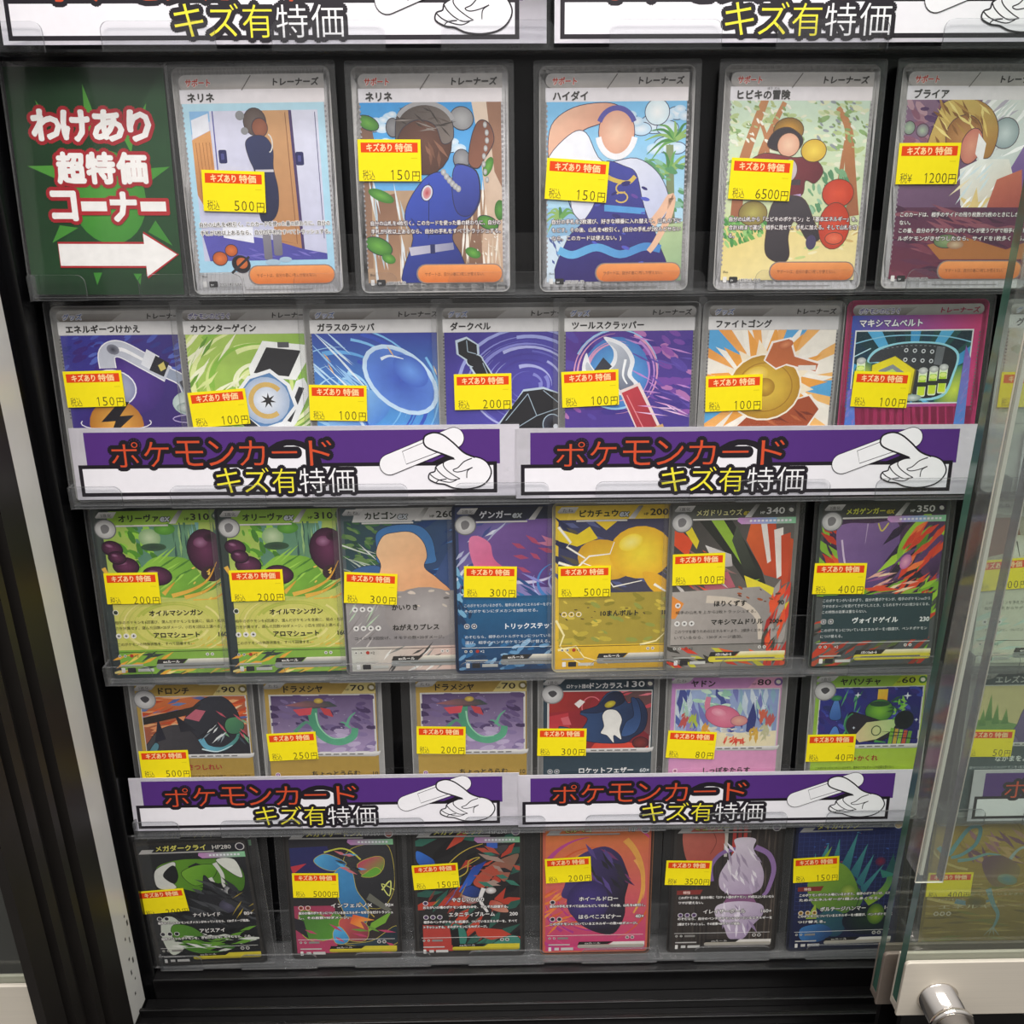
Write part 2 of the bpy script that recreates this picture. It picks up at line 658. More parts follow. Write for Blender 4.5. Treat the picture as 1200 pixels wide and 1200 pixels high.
tabs = [(-0.194, -0.1712, '0010')] + [(0.0015 + 0.0646 * k - 0.0216, 0.0015 + 0.0646 * k + 0.0216, '0011') for k in range(-2, 3)] + [(0.1735, 0.218, '0001')]
rack('card_rack', -0.194, 0.218, tabs, 'wide clear acrylic card rack of stepped shelves beside the white aluminium strip', (0, 1, 2, 3, 4, 5))
rt = [(0.236, 0.259, '0010'), (0.280, 0.323, '0011'), (0.345, 0.388, '0011')]
rack('card_rack', 0.236, 0.42, rt, 'clear acrylic card rack partly seen through the sliding glass doors', (0, 1, 2, 3, 4, 5))


# ================================================================== PRICE STICKERS AND CARDS
def sticker(parent, u, v, rot, price, tax='税込', cut=0.0, w=25.6, h=16.0, H=88):
    p = Print()
    p.clip = (0, w, 0, h)
    p.rect(0, w, 0, h, '#f6e21c')
    p.rect(1.2, w - 1.2, 1.2, 5.0, '#e2481c')
    p.text('キズあり', 3.6, 4.35, 3.3, '#ffd9a0', w=10.2, bold=0.09)
    p.text('特価', 15.2, 4.35, 3.3, '#ffd9a0', w=6.8, bold=0.09)
    p.rect(21.6, 24.2, 7.0, 7.25, '#d9c41a')
    b = 15.5 + cut
    p.text(tax, 1.6, b - 0.2, 3.4, '#75692c', w=5.0, h=4.0)
    n = len(price)
    x = w - 3.9
    p.text('円', w - 0.6, b, 3.2, '#544b20', w=3.1, align='r', h=3.7)
    pitch = 3.0 if n < 4 else 2.6
    for ch in reversed(price):
        x -= pitch
        if ch == '1':
            p.rect(x + 1.15, x + 1.5, b - 3.85, b + 0.05, '#544b20')
            p.poly([(x + 0.55, b - 2.9), (x + 0.55, b - 3.25), (x + 1.2, b - 3.85), (x + 1.2, b - 3.4)], '#544b20')
        else:
            p.text(ch, x, b + 0.05, 3.4, '#544b20', w=2.1, h=3.9, thin=-0.008)
    o = p.build('price_sticker', M_LABEL, parent, w, h, front=0.00006, extra=board(w, h, 0.05, 0, '#f6e21c'))
    th = math.radians(rot)
    cx = u + w / 2 * math.cos(th) - h * math.sin(th)
    cy = v + w / 2 * math.sin(th) + h * math.cos(th)
    o.location = ((cx - 31.5) / 1000, -0.00113, (H + 0.5 - cy) / 1000)
    o.rotation_euler = (0, th, 0)
    o['label'] = 'yellow sticker with an orange-red strip and the price %s yen' % price
    return o


def card(cx, row, border, base, art, clip, top, label, group, st=None, rigid=False, dy=0.0, yaw=0.0, roll=0.0, dz=0.0, lean=0.0, sl=None, W_=63.0, H_=88.0, name='trading_card', cat='trading card'):
    r = empty(name, (cx / 1000, dy / 1000, ROWZ[row] + dz / 1000), (-LEAN + lean, math.radians(roll), math.radians(yaw)))
    tag(r, label, cat, group)
    p = Print()
    base(p)
    q = Print(p.layer + 1)
    q.clip = clip
    art(q)
    p.layer = q.layer + 1
    p.clip = (0.3, W_ - 0.3, 0.3, H_ - 0.3)
    top(p)
    fr = p.build('printed_front', M_CARD, r, W_, H_, extra=board(W_, H_, 0.3, 3.0, border))
    fr.location = (0, 0, 0.0005)
    q.build('illustration', M_CARD, fr, W_, H_)
    x0, x1, z1 = sl or ((-0.0362, 0.0362, 0.0925) if rigid else (-0.0338, 0.0338, 0.0905))
    s = Solid().prism_xz(rrect(x0, x1, 0, z1, 0.0012 if not rigid else 0.002, 3), -0.00105, 0.0003, 0, 1)
    o = s.build('rigid_sleeve' if rigid else 'clear_sleeve', [M_RIGID if rigid else M_SLEEVE, M_FILMEDGE], r)
    o['label'] = 'clear plastic sleeve'
    if st:
        sticker(r, *st)
    return r


def none(p):
    pass


# ---- card layouts
def base_super(p):
    p.rr(0.4, 62.6, 0.4, 87.6, 2.6, ('#d2d0ce', '#e0dfe4', (0, 0), (63, 88)))
    p.rr(2.6, 60.6, 2.8, 8.2, 2.6, ('#e8e6e4', '#a8a29e', (0, 2.8), (0, 8.2)))
    p.poly([(28, 8.2), (32, 2.8), (60.6, 2.8), (60.6, 8.2)], ('#ece9e6', '#b4aeaa', (0, 2.8), (0, 8.2)))
    p.rect(2.6, 60.4, 8.2, 13.4, ('#e6e4ea', '#f0eaec', (0, 8), (60, 13)))


def top_super(name, code, sub='', dark=False, rules=(), y0=61.0, furi=None, gap=3.3, w=54):
    def f(p):
        p.text('サポート', 5.2, 6.9, 3.1, '#d63a1e', w=9.8, outline='#f6ece8', ow=0.25, bold=0.1, slant=0.12)
        p.text('トレーナーズ', 58.2, 6.9, 3.1, '#3c3836', w=18, align='r', bold=0.12, slant=0.12)
        p.stroke([(27.5, 8.6), (31.5, 3.2)], 0.35, '#6c6662', 0.35, 0)
        for i in range(34):                                # fine ticks along both sides of the picture
            for x in (2.7, 60.1):
                p.rect(x, x + 0.7, 14.5 + i * 1.9, 15.3 + i * 1.9, '#a5a0a4')
                p.layer -= 1
        p.text(name, 5.6, 12.6, 3.7, '#3a3836', bold=0.14)
        if furi:
            p.text(furi[0], furi[1], 9.2, 1.1, '#5a5654')
        for i, t in enumerate(rules):
            ww = w if len(t) > 20 else None
            p.text(t, 5.2, y0 + i * gap, 2.05, '#2e2a30' if not dark else '#f6f2f0', w=ww, outline='#f4f2f0' if not dark else '#4a3440', ow=0.22, bold=0.03)
        # the orange rule pill
        p.rr(23.4, 60.0, 76.4, 84.4, 3.9, '#8d7f7a')
        p.rr(24.0, 59.6, 76.8, 84.0, 3.6, ('#f0a060', '#d9722e', (0, 76.8), (0, 84)))
        p.text('サポートは、自分の番に1枚しか使えない。', 27.0, 81.2, 1.7, '#5a3320', w=25)
        p.text('Illus. ' + sub, 4.0, 81.0, 1.3, '#3a3836')
        p.rr(4.0, 5.6, 82.6, 85.0, 0.3, '#e6e4e2')
        p.rr(6.6, 10.2, 82.6, 85.0, 0.4, '#2b2a2c')
        p.text('sv', 7.2, 84.5, 1.6, '#f0f0f0')
        p.text(code, 11.0, 84.7, 1.8, '#2b2a2c', outline='#e2e0e0', ow=0.15)
        p.rect(22, 50, 86.2, 86.5, '#8c8a8a')
    return f


def base_item(kind=0):
    def f(p):
        if kind == 2:
            p.rr(0.4, 62.6, 0.4, 87.6, 2.6, '#cf3c78')
            p.rect(2.6, 60.4, 6.6, 47.5, ('#3a58b4', '#cf3c78', (3, 8), (50, 9)))
        else:
            p.rr(0.4, 62.6, 0.4, 87.6, 2.6, ('#bdbcba', '#d0d0d0', (0, 0), (40, 88)))
        p.rr(2.6, 60.8, 2.0, 6.6, 2.2, ('#dad8d4', '#9a9591', (0, 2), (0, 6.6)))
        p.poly([(4, 6.6), (2.8, 5.4), (2.8, 3.4), (28, 3.4), (31, 3.0), (26, 6.6)], ('#b9b5b0', '#6f6862', (0, 3), (0, 6.6)))
        if kind != 2:
            p.rect(2.6, 60.4, 6.8, 12.5, ('#e6e5e4', '#d8d7d7', (0, 8), (60, 9)))
    return f


def top_item(name, tool=False, kind=0):
    def f(p):
        p.text('ポケモンのどうぐ' if tool else 'グッズ', 5.2, 5.7, 2.7, '#4c3c94' if tool else '#1f58a8', w=18 if tool else 8.2, outline='#f4f2f2', ow=0.28, bold=0.06, slant=0.12)
        p.text('トレーナーズ', 58.6, 5.6, 2.7, '#b02a50' if kind == 2 else '#3f3a38', w=17, align='r', bold=0.1, slant=0.12)
        p.text(name, 6.0, 11.3, 3.6, '#f6f4f4' if kind == 2 else '#2e2c2c', bold=0.14, outline='#3a3a78' if kind == 2 else None, ow=0.2)
        for i in range(24):                                # perforated border ticks of the picture
            p.rect(2.6, 3.2, 14 + i * 1.5, 14.7 + i * 1.5, '#6d6b72')
            p.rect(59.8, 60.4, 14 + i * 1.5, 14.7 + i * 1.5, '#6d6b72')
    return f


def energy(p, x, y, n, col='#d9d7d2', dot='#2e2c30', r=1.35, gap=3.6, ring='#f2f0ec'):
    for i in range(n):
        p.ell(x + i * gap, y, r, r, ring)
        p.ell(x + i * gap, y, r * 0.8, r * 0.8, col)
        p.star(x + i * gap, y, r * 0.55, r * 0.25, 4, dot)


def base_ex(bc, fill):
    def f(p):
        p.rr(0.4, 62.6, 0.4, 87.6, 2.6, bc)
        p.rr(1.6, 61.4, 1.6, 86.4, 1.8, fill)
    return f


def top_ex(name, hp, atk, stage='2進化', evo=True, mega=False, ncol='#26301c', tcol='#26241e', icon='#4c7a3a', box=None, bar='#8f9291', ruletxt='exルール', hpx=47.0, head=None):
    def f(p):
        if head:
            p.poly([(9, 1.8), (61, 1.8), (61, 8.0), (36, 8.0), (35, 8.6), (7, 8.6)], head)
        p.poly([(2.4, 4.6), (4.4, 2.2), (12.6, 2.2), (10.6, 5.2), (3, 5.2)], ('#f4f2ee', '#a9a7a4', (0, 2.2), (0, 5.2)))
        p.text(stage, 5.0, 4.6, 1.9, '#3e3c3a', w=5)
        if evo:
            p.ell(6.4, 10.6, 5.2, 5.0, '#6f6f70')
            p.ell(6.4, 10.6, 4.7, 4.5, '#e8e7e4', '#b4b3b1')
            p.blob([(4.4, 9.4), (6.6, 8.2), (8.4, 9.8), (7.4, 12.2), (5, 12.6)], '#7f7d7e')
        p.rect(11.5, 36, 8.8, 9.6, ('#f0eee8', '#b6b2aa', (0, 8.8), (0, 9.6)))
        ol = '#1e2410' if mega else '#f2f4e8'
        ns = 3.2 if mega else 3.9
        p.text(name, 13.2, 7.0, ns, ncol, bold=0.14, outline=ol if mega else None, ow=0.22)
        nw = glyphs(name)[2]
        ex = 13.2 + (nw[1] - nw[0]) * ns + 0.6
        p.text('ex', ex, 7.2, 4.6 if not mega else 3.9, '#c9ced2' if not mega else '#c8b83a', bold=0.18, outline='#30362e', ow=0.3, slant=0.25)
        p.poly([(36.5, 8.4), (41.5, 2.0), (43.6, 2.0), (39.6, 8.4)], ('#e6e4e0', '#77756f', (36, 8), (43, 2)))
        if hp:
            p.text('HP', hpx - 3.0, 6.8, 1.8, ncol if not mega else '#f0f0ea', bold=0.05)
            p.text(hp, hpx, 6.8, 4.5, '#2a2a26' if not mega else '#f0f0ea', w=8.6, bold=0.12, outline=None if not mega else '#2a2c2a', ow=0.2)
            p.ell(58.8, 5.0, 2.1, 2.1, icon)
            p.ell(58.8, 5.0, 1.2, 1.0, '#efefe6', None, 0.6)
        if mega:
            p.poly([(33.5, 8.6), (61.4, 8.6), (61.4, 11.8), (35, 11.8), (33.0, 10.2)], ('#d79ad8', '#8fd0a0', (34, 9), (61, 9)))
            p.poly([(40, 8.7), (52, 8.7), (52, 11.7), (40, 11.7)], ('#b8a0e0', '#8fbfe0', (40, 9), (52, 9)))
            for i in range(11):
                p.rect(39 + i * 1.9, 40.2 + i * 1.9, 9.7, 10.7, '#f4f0f4')
        if box:
            p.rect(*box)
        for it in atk:
            k = it[0]
            if k == 'n':                                   # attack: name, u, v, damage
                p.text(it[1], it[2], it[3], 3.3, tcol, bold=0.12)
                if it[4]:
                    p.text(it[4], 58.6, it[3], 3.3, tcol, align='r', bold=0.1)
            elif k == 't':
                p.text(it[1], 5.0, it[2], 1.85, tcol, w=it[3] if len(it) > 3 else None)
            elif k == 'e':
                energy(p, 6.0, it[1], it[2], *it[3:])
        p.rect(3.2, 60, 74.0, 74.25, tcol)
        energy(p, 5.2, 76.0, 2, '#9a9a92', '#3a3a38', 0.7, 2.6)
        p.ell(11.0, 76.0, 0.9, 0.9, '#b0382a')
        p.text('×2', 12.4, 76.8, 2.0, tcol)
        energy(p, 48.0, 76.0, 2, '#c9c7c0', '#3a3a38', 0.8, 2.4)
        p.poly([(23.5, 78.2), (38, 78.2), (35.6, 80.6), (22.6, 80.6)], '#2e2c2a')
        p.text(ruletxt, 26, 80.2, 1.7, '#f0ece6', w=8, bold=0.06)
        p.poly([(38.4, 78.2), (61, 78.2), (61, 80.8), (36, 80.8)], ('#f0ead8', bar, (0, 78), (0, 81)))
        p.rr(22.4, 61, 80.6, 83.6, 1.4, bar)
        p.rect(26, 56, 81.6, 82.4, '#6a6a64')
        p.rr(5.2, 7.0, 82.4, 85.0, 0.3, '#eceae6')
        p.rr(8.2, 12.2, 82.4, 85.0, 0.4, '#2b2a2c')
        p.rect(13.2, 21, 83.0, 84.6, '#c9c9c2')
        p.rect(5, 16, 80.6, 81.3, '#b9b9b2')
    return f


def base_basic(bc, fill, win='#d9d7d4'):
    def f(p):
        p.rr(0.4, 62.6, 0.4, 87.6, 2.6, bc)
        p.rect(3.0, 60.0, 3.0, 85.0, fill)
        p.rect(5.0, 59.4, 9.4, 44.4, win)
    return f


def top_basic(name, hp, atk, stage='たね', evo=False, ncol='#2c2620', tcol='#2c2620', icon='#8a7a3c', hi='#e2cf86', nx=13.0):
    def f(p):
        p.poly([(42.5, 9.2), (47.0, 3.2), (60, 3.2), (60, 9.2)], hi)
        p.poly([(2.6, 5.2), (4.8, 3.0), (14.2, 2.8), (11.6, 5.6), (9, 6.2), (3.4, 6.2)], ('#f2f0ee', '#aeacaa', (0, 3), (0, 6)))
        p.text(stage, 5.4, 5.4, 2.0, '#5a5856', w=5)
        if evo:
            p.ell(7.6, 11.2, 5.8, 5.6, '#8a8888')
            p.ell(7.6, 11.2, 5.2, 5.0, '#ecebea', '#bdbcbb')
            p.blob([(5.4, 10.4), (8.2, 9.2), (10.0, 11.0), (7.6, 13.0)], '#4f4d50')
        if nx > 20:
            p.text('ロケット団の', 15.0, 7.8, 2.4, ncol, w=11.6, bold=0.06)
        p.text(name, nx, 8.0, 4.3 if nx < 20 else 3.6, ncol, bold=0.14)
        p.text('HP', 44.6, 7.6, 1.7, ncol)
        p.text(hp, 47.2 if len(hp) == 2 else 46.0, 7.6, 4.6, ncol, w=7.0 if len(hp) == 2 else 9.2, bold=0.08)
        p.ell(58.0, 5.9, 2.2, 2.2, icon)
        p.ell(58.0, 5.9, 1.3, 1.1, '#f0ead8', None, 0.5)
        p.poly([(5.0, 43.0), (59.0, 43.0), (61.2, 42.4), (60.4, 44.8), (58, 45.6), (5.0, 45.0)], ('#f2f0ee', '#b4b2b0', (0, 43), (0, 45.4)))
        for i in range(6):
            p.rect(28 + i * 4.2, 31 + i * 4.2, 43.8, 44.5, '#7a7876')
        for it in atk:
            if it[0] == 'n':
                p.text(it[1], it[2], it[3], 3.7, it[5] if len(it) > 5 else tcol, bold=0.11)
                if it[4]:
                    p.text(it[4], 59.2, it[3], 3.4, tcol, align='r', bold=0.05)
            elif it[0] == 't':
                p.text(it[1], 6.0, it[2], 2.0, tcol, w=it[3] if len(it) > 3 else None)
            else:
                energy(p, 6.6, it[1], it[2], *it[3:])
    return f


def top_full(name, hp, atk, tcol='#f2efec', ol='#2a2228', bar=('#e9e4de', '#9b9896'), icon='#5b4a66', mega=False, ruletxt='exルール', ncol='#e8e070'):
    """Dark full-picture cards of the lowest row."""
    def f(p):
        p.poly([(3.2, 8.4), (5.4, 5.6), (12, 5.6), (9.6, 8.4)], '#bdbbb8')
        p.text(name, 13, 6.6, 4.0, ncol, outline='#20241a', ow=0.3, bold=0.12)
        p.rect(4, 44, 7.6, 8.6, ('#d8d6d2', '#6a6866', (0, 7.6), (0, 8.6)))
        p.text('HP' + hp, 53.4, 6.6, 3.8, '#efece6', align='r', outline='#20201e', ow=0.3)
        p.ell(58.2, 5.4, 2.5, 2.5, '#d9d6d4')
        p.ell(58.2, 5.4, 2.0, 2.0, icon)
        if mega:
            p.poly([(35.5, 8.8), (60.4, 8.8), (60.4, 12.4), (37, 12.4), (35.0, 10.6)], ('#c98ac6', '#8ed09c', (36, 9), (60, 9)))
            for i in range(9):
                p.rect(41 + i * 1.9, 42.2 + i * 1.9, 10.0, 11.2, '#eef0f4')
        for it in atk:
            if it[0] == 'n':
                p.text(it[1], it[2], it[3], 3.2, tcol, outline=ol, ow=0.25, bold=0.1, w=it[5] if len(it) > 5 else None)
                if it[4]:
                    p.text(it[4], 59.0, it[3], 3.2, tcol, align='r', outline=ol, ow=0.25, bold=0.08)
            elif it[0] == 't':
                p.text(it[1], 5.6, it[2], 1.95, tcol, outline=ol, ow=0.2, bold=0.08, w=it[3] if len(it) > 3 else None)
            elif it[0] == 'a':                             # ability bar
                p.poly([(4.4, it[1] - 2.2), (19, it[1] - 2.6), (17.6, it[1] + 0.6), (4.4, it[1] + 0.6)], '#8a3530')
                p.text('特性', 8, it[1] + 0.1, 2.1, '#f2d6cc', bold=0.06)
            else:
                energy(p, 7.0, it[1], it[2], it[3], '#241f26', 1.5, 3.9)
        p.rect(4, 59, 74.6, 74.85, tcol)
        energy(p, 5.4, 76.6, 2, '#9a9a92', '#3a3a38', 0.7, 2.6)
        p.rect(10, 16, 75.9, 77.3, '#8d8a86')
        energy(p, 50.0, 76.6, 2, '#8d8a86', '#3a3a38', 1.1, 2.9)
        p.poly([(22.4, 79.2), (42, 79.2), (38.6, 81.0), (21.6, 81.4)], '#1c1a1a')
        p.text(ruletxt, 25.6, 80.8, 1.6, '#f0ece6', w=9)
        p.poly([(42, 79.4), (60, 79.4), (60, 82.0), (38.6, 82.0)], bar[0])
        p.rr(21.4, 60, 81.2, 83.6, 1.2, ('#c0b8a8' if not mega else '#e8d838', bar[1], (0, 81), (0, 84)))
        p.rr(4.8, 6.4, 82.6, 85.4, 0.3, '#eceae6')
        p.rect(8.2, 10.8, 83.0, 84.8, '#cfcdca')
        p.rect(12.0, 19.0, 83.0, 84.8, '#cfcdca')
        p.rect(4.8, 17, 80.6, 81.4, '#c6c3c0')
    return f


# ================================================================== ILLUSTRATIONS (plain generic pictures in the colours of the printed ones)
def art_doors(q):
    q.line = '#3a3444'
    q.rect(3, 60, 13.4, 79, ('#b9e0f0', '#a5d2ea', (0, 13), (0, 79)))
    q.rect(5.6, 57.2, 16.2, 74.4, '#c9cbe4')
    q.poly([(5.6, 16.2), (13.6, 16.2), (13.6, 20), (5.6, 25)], '#8fc0ea')
    q.poly([(6, 19.5), (13, 17), (13, 23.5), (6, 26.5)], '#eceef6')
    q.poly([(5.6, 27), (13.4, 23.4), (13.8, 52), (8, 53), (5.6, 48)], ('#e0a468', '#b97b48', (6, 25), (13, 52)))
    for i in range(5):
        q.stroke([(7 + i * 1.4, 28), (7.6 + i * 1.4, 50)], 0.25, '#a86c3e', 0.2, 0)
    q.rect(13.6, 35, 16.2, 66, ('#dcdcee', '#c4c6e0', (14, 16), (34, 60)))
    q.rect(14.6, 15.1, 16.2, 52, '#5a5aa0')
    q.poly([(34.5, 16.2), (45.4, 16.2), (46.8, 72), (36, 70)], ('#cfa072', '#b98458', (34, 16), (46, 70)))
    q.stroke([(44.0, 17), (45.0, 68), (37, 66.5)], 0.3, '#8a5a3c', None, 0)
    q.poly([(45.4, 16.2), (46.6, 16.2), (48.0, 72), (46.8, 72)], '#4c3a68')
    q.poly([(46.6, 16.2), (57.2, 16.2), (57.2, 72.4), (48.0, 69)], ('#dedff0', '#c8cae2', (47, 16), (57, 70)))
    q.stroke([(56.0, 17), (56.4, 66)], 0.3, '#4c4a78', None, 0)
    q.poly([(5.6, 62), (14, 63), (34, 66), (47, 70), (57.2, 72), (57.2, 74.4), (8, 74.4)], ('#5d5ab4', '#4c4a9e', (6, 62), (57, 74)))
    q.slash((10, 55, 70, 74), ['#7d74c8', '#6c66be'], 8, 8, 0.8, 0.1, 3)
    q.poly([(14.4, 60), (27, 61), (27, 67.4), (14.6, 65)], '#eceef8')
    for x, y in ((17.4, 33.4), (48.6, 34.6)):
        q.rr(x - 1.6, x + 1.7, y - 2.6, y + 2.6, 0.7, '#23245a')
        q.rr(x - 0.7, x + 0.6, y - 1.2, y + 1.2, 0.3, '#4a4c8c')
    # tall plain coat-shaped column
    q.ell(31.6, 20.4, 4.6, 5.2, '#6e625e', '#5a4a44')
    q.ell(33.4, 22.6, 3.2, 3.6, '#9a5f48', '#8a523c')
    q.ell(25.8, 18.0, 1.8, 1.8, '#8f8f92')
    q.ell(27.2, 23.8, 1.5, 1.4, '#8f8f92')
    q.blob([(27.2, 28), (31, 25.6), (35.6, 26.4), (38.0, 31), (37.6, 38), (38.8, 46), (38.2, 54), (35.4, 58.4), (31, 58.6), (30.2, 50), (30, 40), (28, 34)], ('#2f3660', '#1f2446', (28, 26), (37, 58)))
    q.rect(30.2, 37.6, 38.6, 39.6, '#c9c6cc')
    q.arc(36.4, 28.6, 1.6, 3.4, -1.5, 1.5, 0.5, '#d9d7d2')
    q.rr(30.8, 34.2, 62.2, 74.2, 0.9, ('#8f8c96', '#74717c', (31, 62), (34, 74)))
    q.rr(35.0, 38.6, 62.2, 72.6, 0.9, ('#8f8c96', '#74717c', (35, 62), (38, 73)))
    q.ell(34.2, 75.2, 3.2, 1.2, '#a9c3d6')
    q.ell(39.6, 74.2, 2.6, 1.1, '#a9c3d6')
    # dumb-bells on the floor
    q.stroke([(12, 73.4), (18, 69.6)], 1.3, '#8a4a2a', None, 0)
    q.ell(12.2, 73.4, 3.1, 2.8, '#e07a3c', '#b8562a')
    q.ell(17.2, 70.2, 2.6, 2.4, '#e07a3c', '#b8562a')
    q.ell(20.8, 75.8, 3.9, 3.4, '#1d1c22', None, 0.5)
    q.ell(21.2, 75.4, 2.4, 2.2, '#e07a3c', '#c0602e', 0.5)
    q.stroke([(16.6, 79.4), (24.4, 72.8)], 1.0, '#2c2a30', None, 0)


def clouds(q, spots, col='#eef4fa', edge='#bcdcf2'):
    for x, y, r in spots:
        for dx, dy, k in ((0, 0, 1), (-0.9, 0.3, 0.7), (0.9, 0.25, 0.75), (0.3, -0.4, 0.6)):
            q.ell(x + dx * r, y + dy * r, r * k, r * k * 0.62, col, edge)


def art_jungle(q):
    q.line = '#2c2a3c'
    q.rect(3, 60, 13, 85, ('#3f9fe2', '#8cc6ee', (0, 13), (0, 50)))
    clouds(q, ((8, 22, 4), (15, 19, 3), (39, 30, 4), (12, 29, 3), (44, 42, 3.4), (6, 33, 3)))
    q.rect(3, 60, 47, 85, ('#c0a284', '#96745c', (3, 47), (60, 85)))
    q.poly([(3, 19), (6.6, 18), (8.6, 30), (6, 50), (5.4, 78), (3, 78)], ('#7a5a4c', '#9c7a62', (3, 20), (8, 70)))
    q.poly([(48, 13), (60, 13), (60, 85), (50, 85), (53, 50), (51, 30)], ('#e6d3c0', '#c3a288', (50, 13), (60, 70)))
    q.poly([(54, 13), (60, 13), (60, 46), (57, 40)], '#9c735c')
    q.poly([(8, 50), (16, 48), (18, 85), (6, 85)], ('#8a6450', '#b08a6c', (8, 50), (16, 78)))
    q.poly([(40, 52), (50, 46), (52, 85), (38, 85)], ('#9a7660', '#7d5c4a', (40, 52), (50, 78)))
    q.slash((6, 20, 48, 83), ['#dfe6ea', '#b9cbd6', '#e8dccc'], 16, 18, 1.1, 1.5, 5, 0.15)
    q.slash((42, 59, 46, 83), ['#eee6da', '#d6c2aa', '#f4efe6'], 16, 18, 1.0, 1.55, 6, 0.15)
    for x, y, rx, ry in ((6, 21, 4.6, 2.6), (10, 49, 5.6, 2.2), (8, 69, 6, 3.4), (54, 60, 4.6, 2.6), (47.5, 72, 3.4, 2.0), (54.4, 38, 1.8, 4.0), (12, 74, 3, 2)):
        q.ell(x, y, rx, ry, '#6fae46', '#3f7a32', 0.4)
    q.ell(59, 55, 2.2, 4, '#5c9c42', '#3c7030')
    # rounded brown form above folded blue cloth
    q.ell(44, 19.5, 4.8, 4.4, '#b9b9ba', '#8d8d8f', 0.3)
    q.ell(16, 22.8, 2.8, 3.6, '#8f8f92', '#767679')
    q.ell(28.6, 28, 11.2, 13, '#6a4638', '#55362c')
    q.blob([(17, 28), (18, 18), (24, 13.8), (33, 14), (39.4, 19), (40.4, 27), (36, 29), (33, 22), (26, 20), (20, 23)], ('#4a403c', '#7c726c', (18, 14), (40, 28)))
    q.slash((20, 38, 15, 26), ['#3a322e', '#8c827c', '#5a4e48'], 22, 8, 0.7, 0.4, 11, 0.6)
    q.slash((22, 36, 30, 39), ['#7c5442', '#8f6450'], 8, 8, 1.6, 1.2, 12, 0.4)
    q.arc(29, 23, 12, 9.4, PI * 1.15, PI * 1.9, 1.7, '#a9a8aa')
    q.ell(43.6, 35, 3.4, 3.8, '#a3a3a6', '#7f7f84')
    q.blob([(46.4, 36), (48, 26), (51, 20.5), (55, 21.5), (57, 28), (53, 35), (50, 38.6)], ('#7a4e3e', '#8e5c48', (47, 24), (55, 36)))
    q.blob([(18, 85), (22.5, 66), (19.4, 58), (22, 50), (29, 41.8), (36, 40), (42, 44.5), (41, 37), (49.5, 39.5), (51, 50), (47.5, 57), (42, 60.5), (39, 66), (43, 74), (44, 85)], ('#3c56c0', '#26307c', (24, 42), (42, 78)))
    q.blob([(41, 37.6), (49.4, 39.8), (50.6, 50), (46.8, 56.8), (41.4, 56), (39.4, 48)], ('#4456b4', '#2c3888', (42, 38), (47, 57)))
    q.stroke([(22, 58), (28, 64), (38, 64)], 0.35, '#1c2458')
    q.stroke([(30, 44), (29, 66)], 0.3, '#1c2458')
    q.poly([(20.6, 69.6), (39.2, 67.8), (39.6, 70.6), (21.4, 73)], ('#c6c4d4', '#8f90ac', (21, 70), (39, 70)))
    q.rect(29.6, 31.6, 68.4, 72.2, '#2a2f60')
    q.ell(29, 48, 2.3, 3.2, '#d9dbe8', None, 0.3)
    q.ell(29, 48, 1.6, 2.4, '#b9404a', '#d9a0a4', 0.3)
    for i in range(8):
        q.ell(53.4 + 0.8 * math.sin(i), 22 + i * 3.0, 0.8, 1.2, '#d6d6d4', '#9a9a9c')
    for i in range(6):
        q.ell(36 + i * 1.2, 40 + 1.8 * i - 0.1 * i * i, 1.1, 1.3, '#d2d2d2', '#9a9a9c')
    q.dabs((48, 58, 64, 77), ['#f6f0e6', '#e9ddca'], 16, 0.7, 1, 8)


def palm(q, x, y, r, n=7, seed=1):
    rd = random.Random(seed)
    for k in range(n):
        a = PI * (0.75 + 1.3 * k / n) + rd.uniform(-0.1, 0.1)
        e = (x + r * math.cos(a), y + r * math.sin(a) * 0.7 + 2)
        q.stroke([(x, y), ((x + e[0]) / 2, (y + e[1]) / 2 - 2), e], 1.8, rd.choice(['#6fa85a', '#4d8a4c', '#93b86a']), 0.2, 4, up=False)
        q.layer += 0.1
    q.layer += 1


